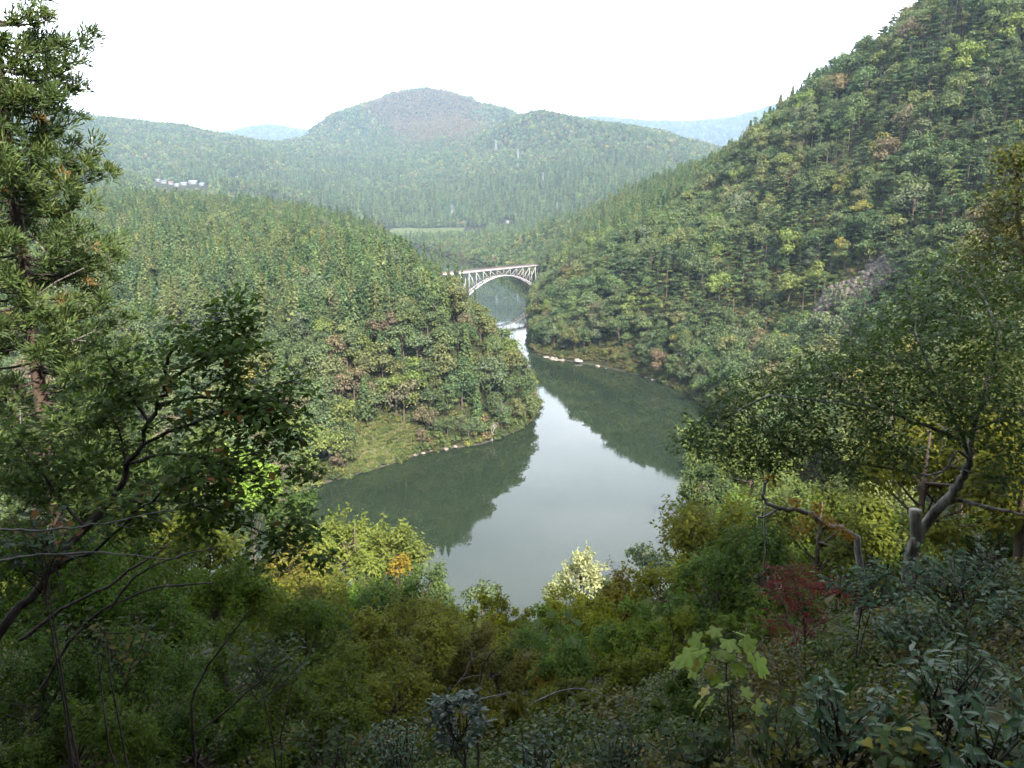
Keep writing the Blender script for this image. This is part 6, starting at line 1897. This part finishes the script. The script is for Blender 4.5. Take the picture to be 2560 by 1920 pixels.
lobed_plant(303, 560, 612, 668, 13, [(540, 620, .2, .4), (552, 612, .2, .2), (566, 612, .2, .3), (576, 622, .2, .4), (546, 634, .2, .5), (572, 638, .2, .5), (560, 628, .18, .3)], 'green lobed-leaf sapling in the middle of the olive bushes', [(.075, .11, .035), (.09, .125, .04)])

# thin bare stalks in the right-hand shrubs
for i, (pts, lab) in enumerate(([[(806, 690), (795, 640), (783, 600), (776, 585)], 'thin pale bare stalk rising in front of the red maple'], [[(795, 720), (780, 680), (757, 640)], 'thin pale stalk leaning left beside the lobed leaves'], [[(975, 640), (962, 600), (955, 575), (948, 558)], 'thin pale forked stalk below the pale stump'], [[(870, 655), (845, 630), (830, 615)], 'thin bare stalk leaning left under the red maple'],
                             [[(452, 690), (464, 676), (470, 664), (472, 655)], 'thin pale twig behind the whorled shrub'], [[(478, 700), (492, 696), (510, 694)], 'short pale branch lying right of the whorled shrub'], [[(535, 702), (560, 690), (590, 688), (625, 706)], 'thin grey branch arching over the bottom bushes'])):
    w = Wood(330 + i); q = w.limb([A3(x, y, 6.5 if i not in (5, 6) else 9.0) for x, y in pts], .007 if i < 5 else .014, .003, 5); r = w.r
    for k in range(5):
        j = r.integers(3, len(q) - 1); d = unit(unit(q[j] - q[j - 1]) + rand_dir(r, 1)[0] * .7); w.mb.tube([q[j], q[j] + d * .12, q[j] + d * .22 + r.normal(0, .02, 3)], [.003, .002, .001], 3)
    plant_from(w, 'bare_stalk', 'stem', lab, q[0], 'bare stalks in the near shrubs', wood_mat=M_twig_grey, trunk='stem')

# low ground cover under everything near
L_herb = lib('herb_kinds', [bush_mesh(340 + k, 0.42, 420, 0.055) for k in range(3)])
X, Y = np.meshgrid(np.arange(-36, 36, .75), np.arange(-2.0, 34, .75))
X = (X + r4.uniform(-.35, .35, X.shape)).ravel(); Y = (Y + r4.uniform(-.35, .35, Y.shape)).ravel()
k = (np.abs(X) < 5 + np.maximum(Y, 0) * 1.5) & ((Y > 3) | (np.abs(X) > 2.2)); X, Y = X[k], Y[k]; n_ = len(X)
stuff('ground_cover', L_herb, np.stack([X, Y, surf(X, Y)], 1), r4.integers(0, 3, n_), r4.uniform(0, 6.28, n_), r4.uniform(.6, 1.25, n_) * np.where(Y > 10, 1.5, 1.0), np.array([(.036, .066, .012), (.058, .064, .012), (.030, .056, .012), (.07, .056, .014)])[r4.integers(0, 4, n_)] * r4.uniform(.7, 1.2, (n_, 1)), 'low herbs and seedlings covering the near slope')

# bushes that go on beyond the frame's sides
L_side = lib('side_kinds', [joined('side_bush', broadleaf(370 + k, 1.25, 2.1, 12, 4200, 0.075, 0.8), M_leaf_i, M_bark) for k in range(3)])
X, Y = np.meshgrid(np.arange(-60, 60, 2.3), np.arange(0, 70, 2.3))
X = (X + r4.uniform(-.9, .9, X.shape)).ravel(); Y = (Y + r4.uniform(-.9, .9, Y.shape)).ravel()
k = (np.abs(X) > .72 * Y + 3.0) & (np.abs(X) < 1.7 * Y + 9); X, Y = X[k], Y[k]; n_ = len(X)
stuff('thicket', L_side, np.stack([X, Y, surf(X, Y) - .1], 1), r4.integers(0, 3, n_), r4.uniform(0, 6.28, n_), r4.uniform(.6, 1.15, n_) * np.where(Y < 8, .7, 1.2), np.array([(.040, .066, .016), (.055, .075, .016), (.034, .056, .016)])[r4.integers(0, 3, n_)] * r4.uniform(.8, 1.2, (n_, 1)), 'bushes covering the slope beside the viewpoint')
# unseen wood behind and beside the photographer, added to shade the foreground
L_wood = lib('wood_kinds', [joined('wood', broadleaf(360 + k, 5.2, 15, 18, 1500, 0.62, 0.75), M_leaf_i, M_bark) for k in range(3)])
bw = [(-6, -4), (5, -5), (0, -9), (-12, -8), (11, -9), (-17, -14), (17, -14), (-5, -16), (6, -17), (-24, -8), (24, -9), (-13, -22), (14, -23), (0, -27), (-27, -24), (27, -24), (-8, -36), (10, -37), (-22, -38), (24, -40), (0, -46),
      (-13.5, 2), (-18, 8), (-22, 16), (-28, 24), (-26, 2), (-36, 34)]
bw += [(x + r4.uniform(-3, 3), y + r4.uniform(-3, 3)) for x in range(-70, 80, 12) for y in range(-140, -48, 12)]
bw = np.array(bw, float); n_ = len(bw)
stuff('shading_woods_behind', L_wood, np.stack([bw[:, 0], bw[:, 1], surf(bw[:, 0], bw[:, 1]) - .3], 1), r4.integers(0, 3, n_), r4.uniform(0, 6.28, n_), r4.uniform(.85, 1.15, n_), np.array([(.05, .075, .025)] * n_) * r4.uniform(.8, 1.2, (n_, 1)), 'unseen broadleaf wood behind the viewpoint, added to shade the foreground')
# ------------------------------------------------------------------ the hazy air
M_haze, _t, _o = new_mat('haze')
_v = _t.nodes.new('ShaderNodeVolumePrincipled')
_v.inputs['Color'].default_value = (0.58, 0.78, 1.0, 1)
_v.inputs['Density'].default_value = 0.000078
_v.inputs['Anisotropy'].default_value = 0.2
_t.links.new(_v.outputs[0], _o.inputs['Volume'])
hz = MB()
_zt = float(GZ.max()) + 25
hz.box((0, 4875, (_zt - 7) / 2), (13060, 12300, _zt + 7))
haze = link('haze', hz.mesh('haze', M_haze))
tag(haze, 'thin bluish haze in the air over the valley', kind='stuff')
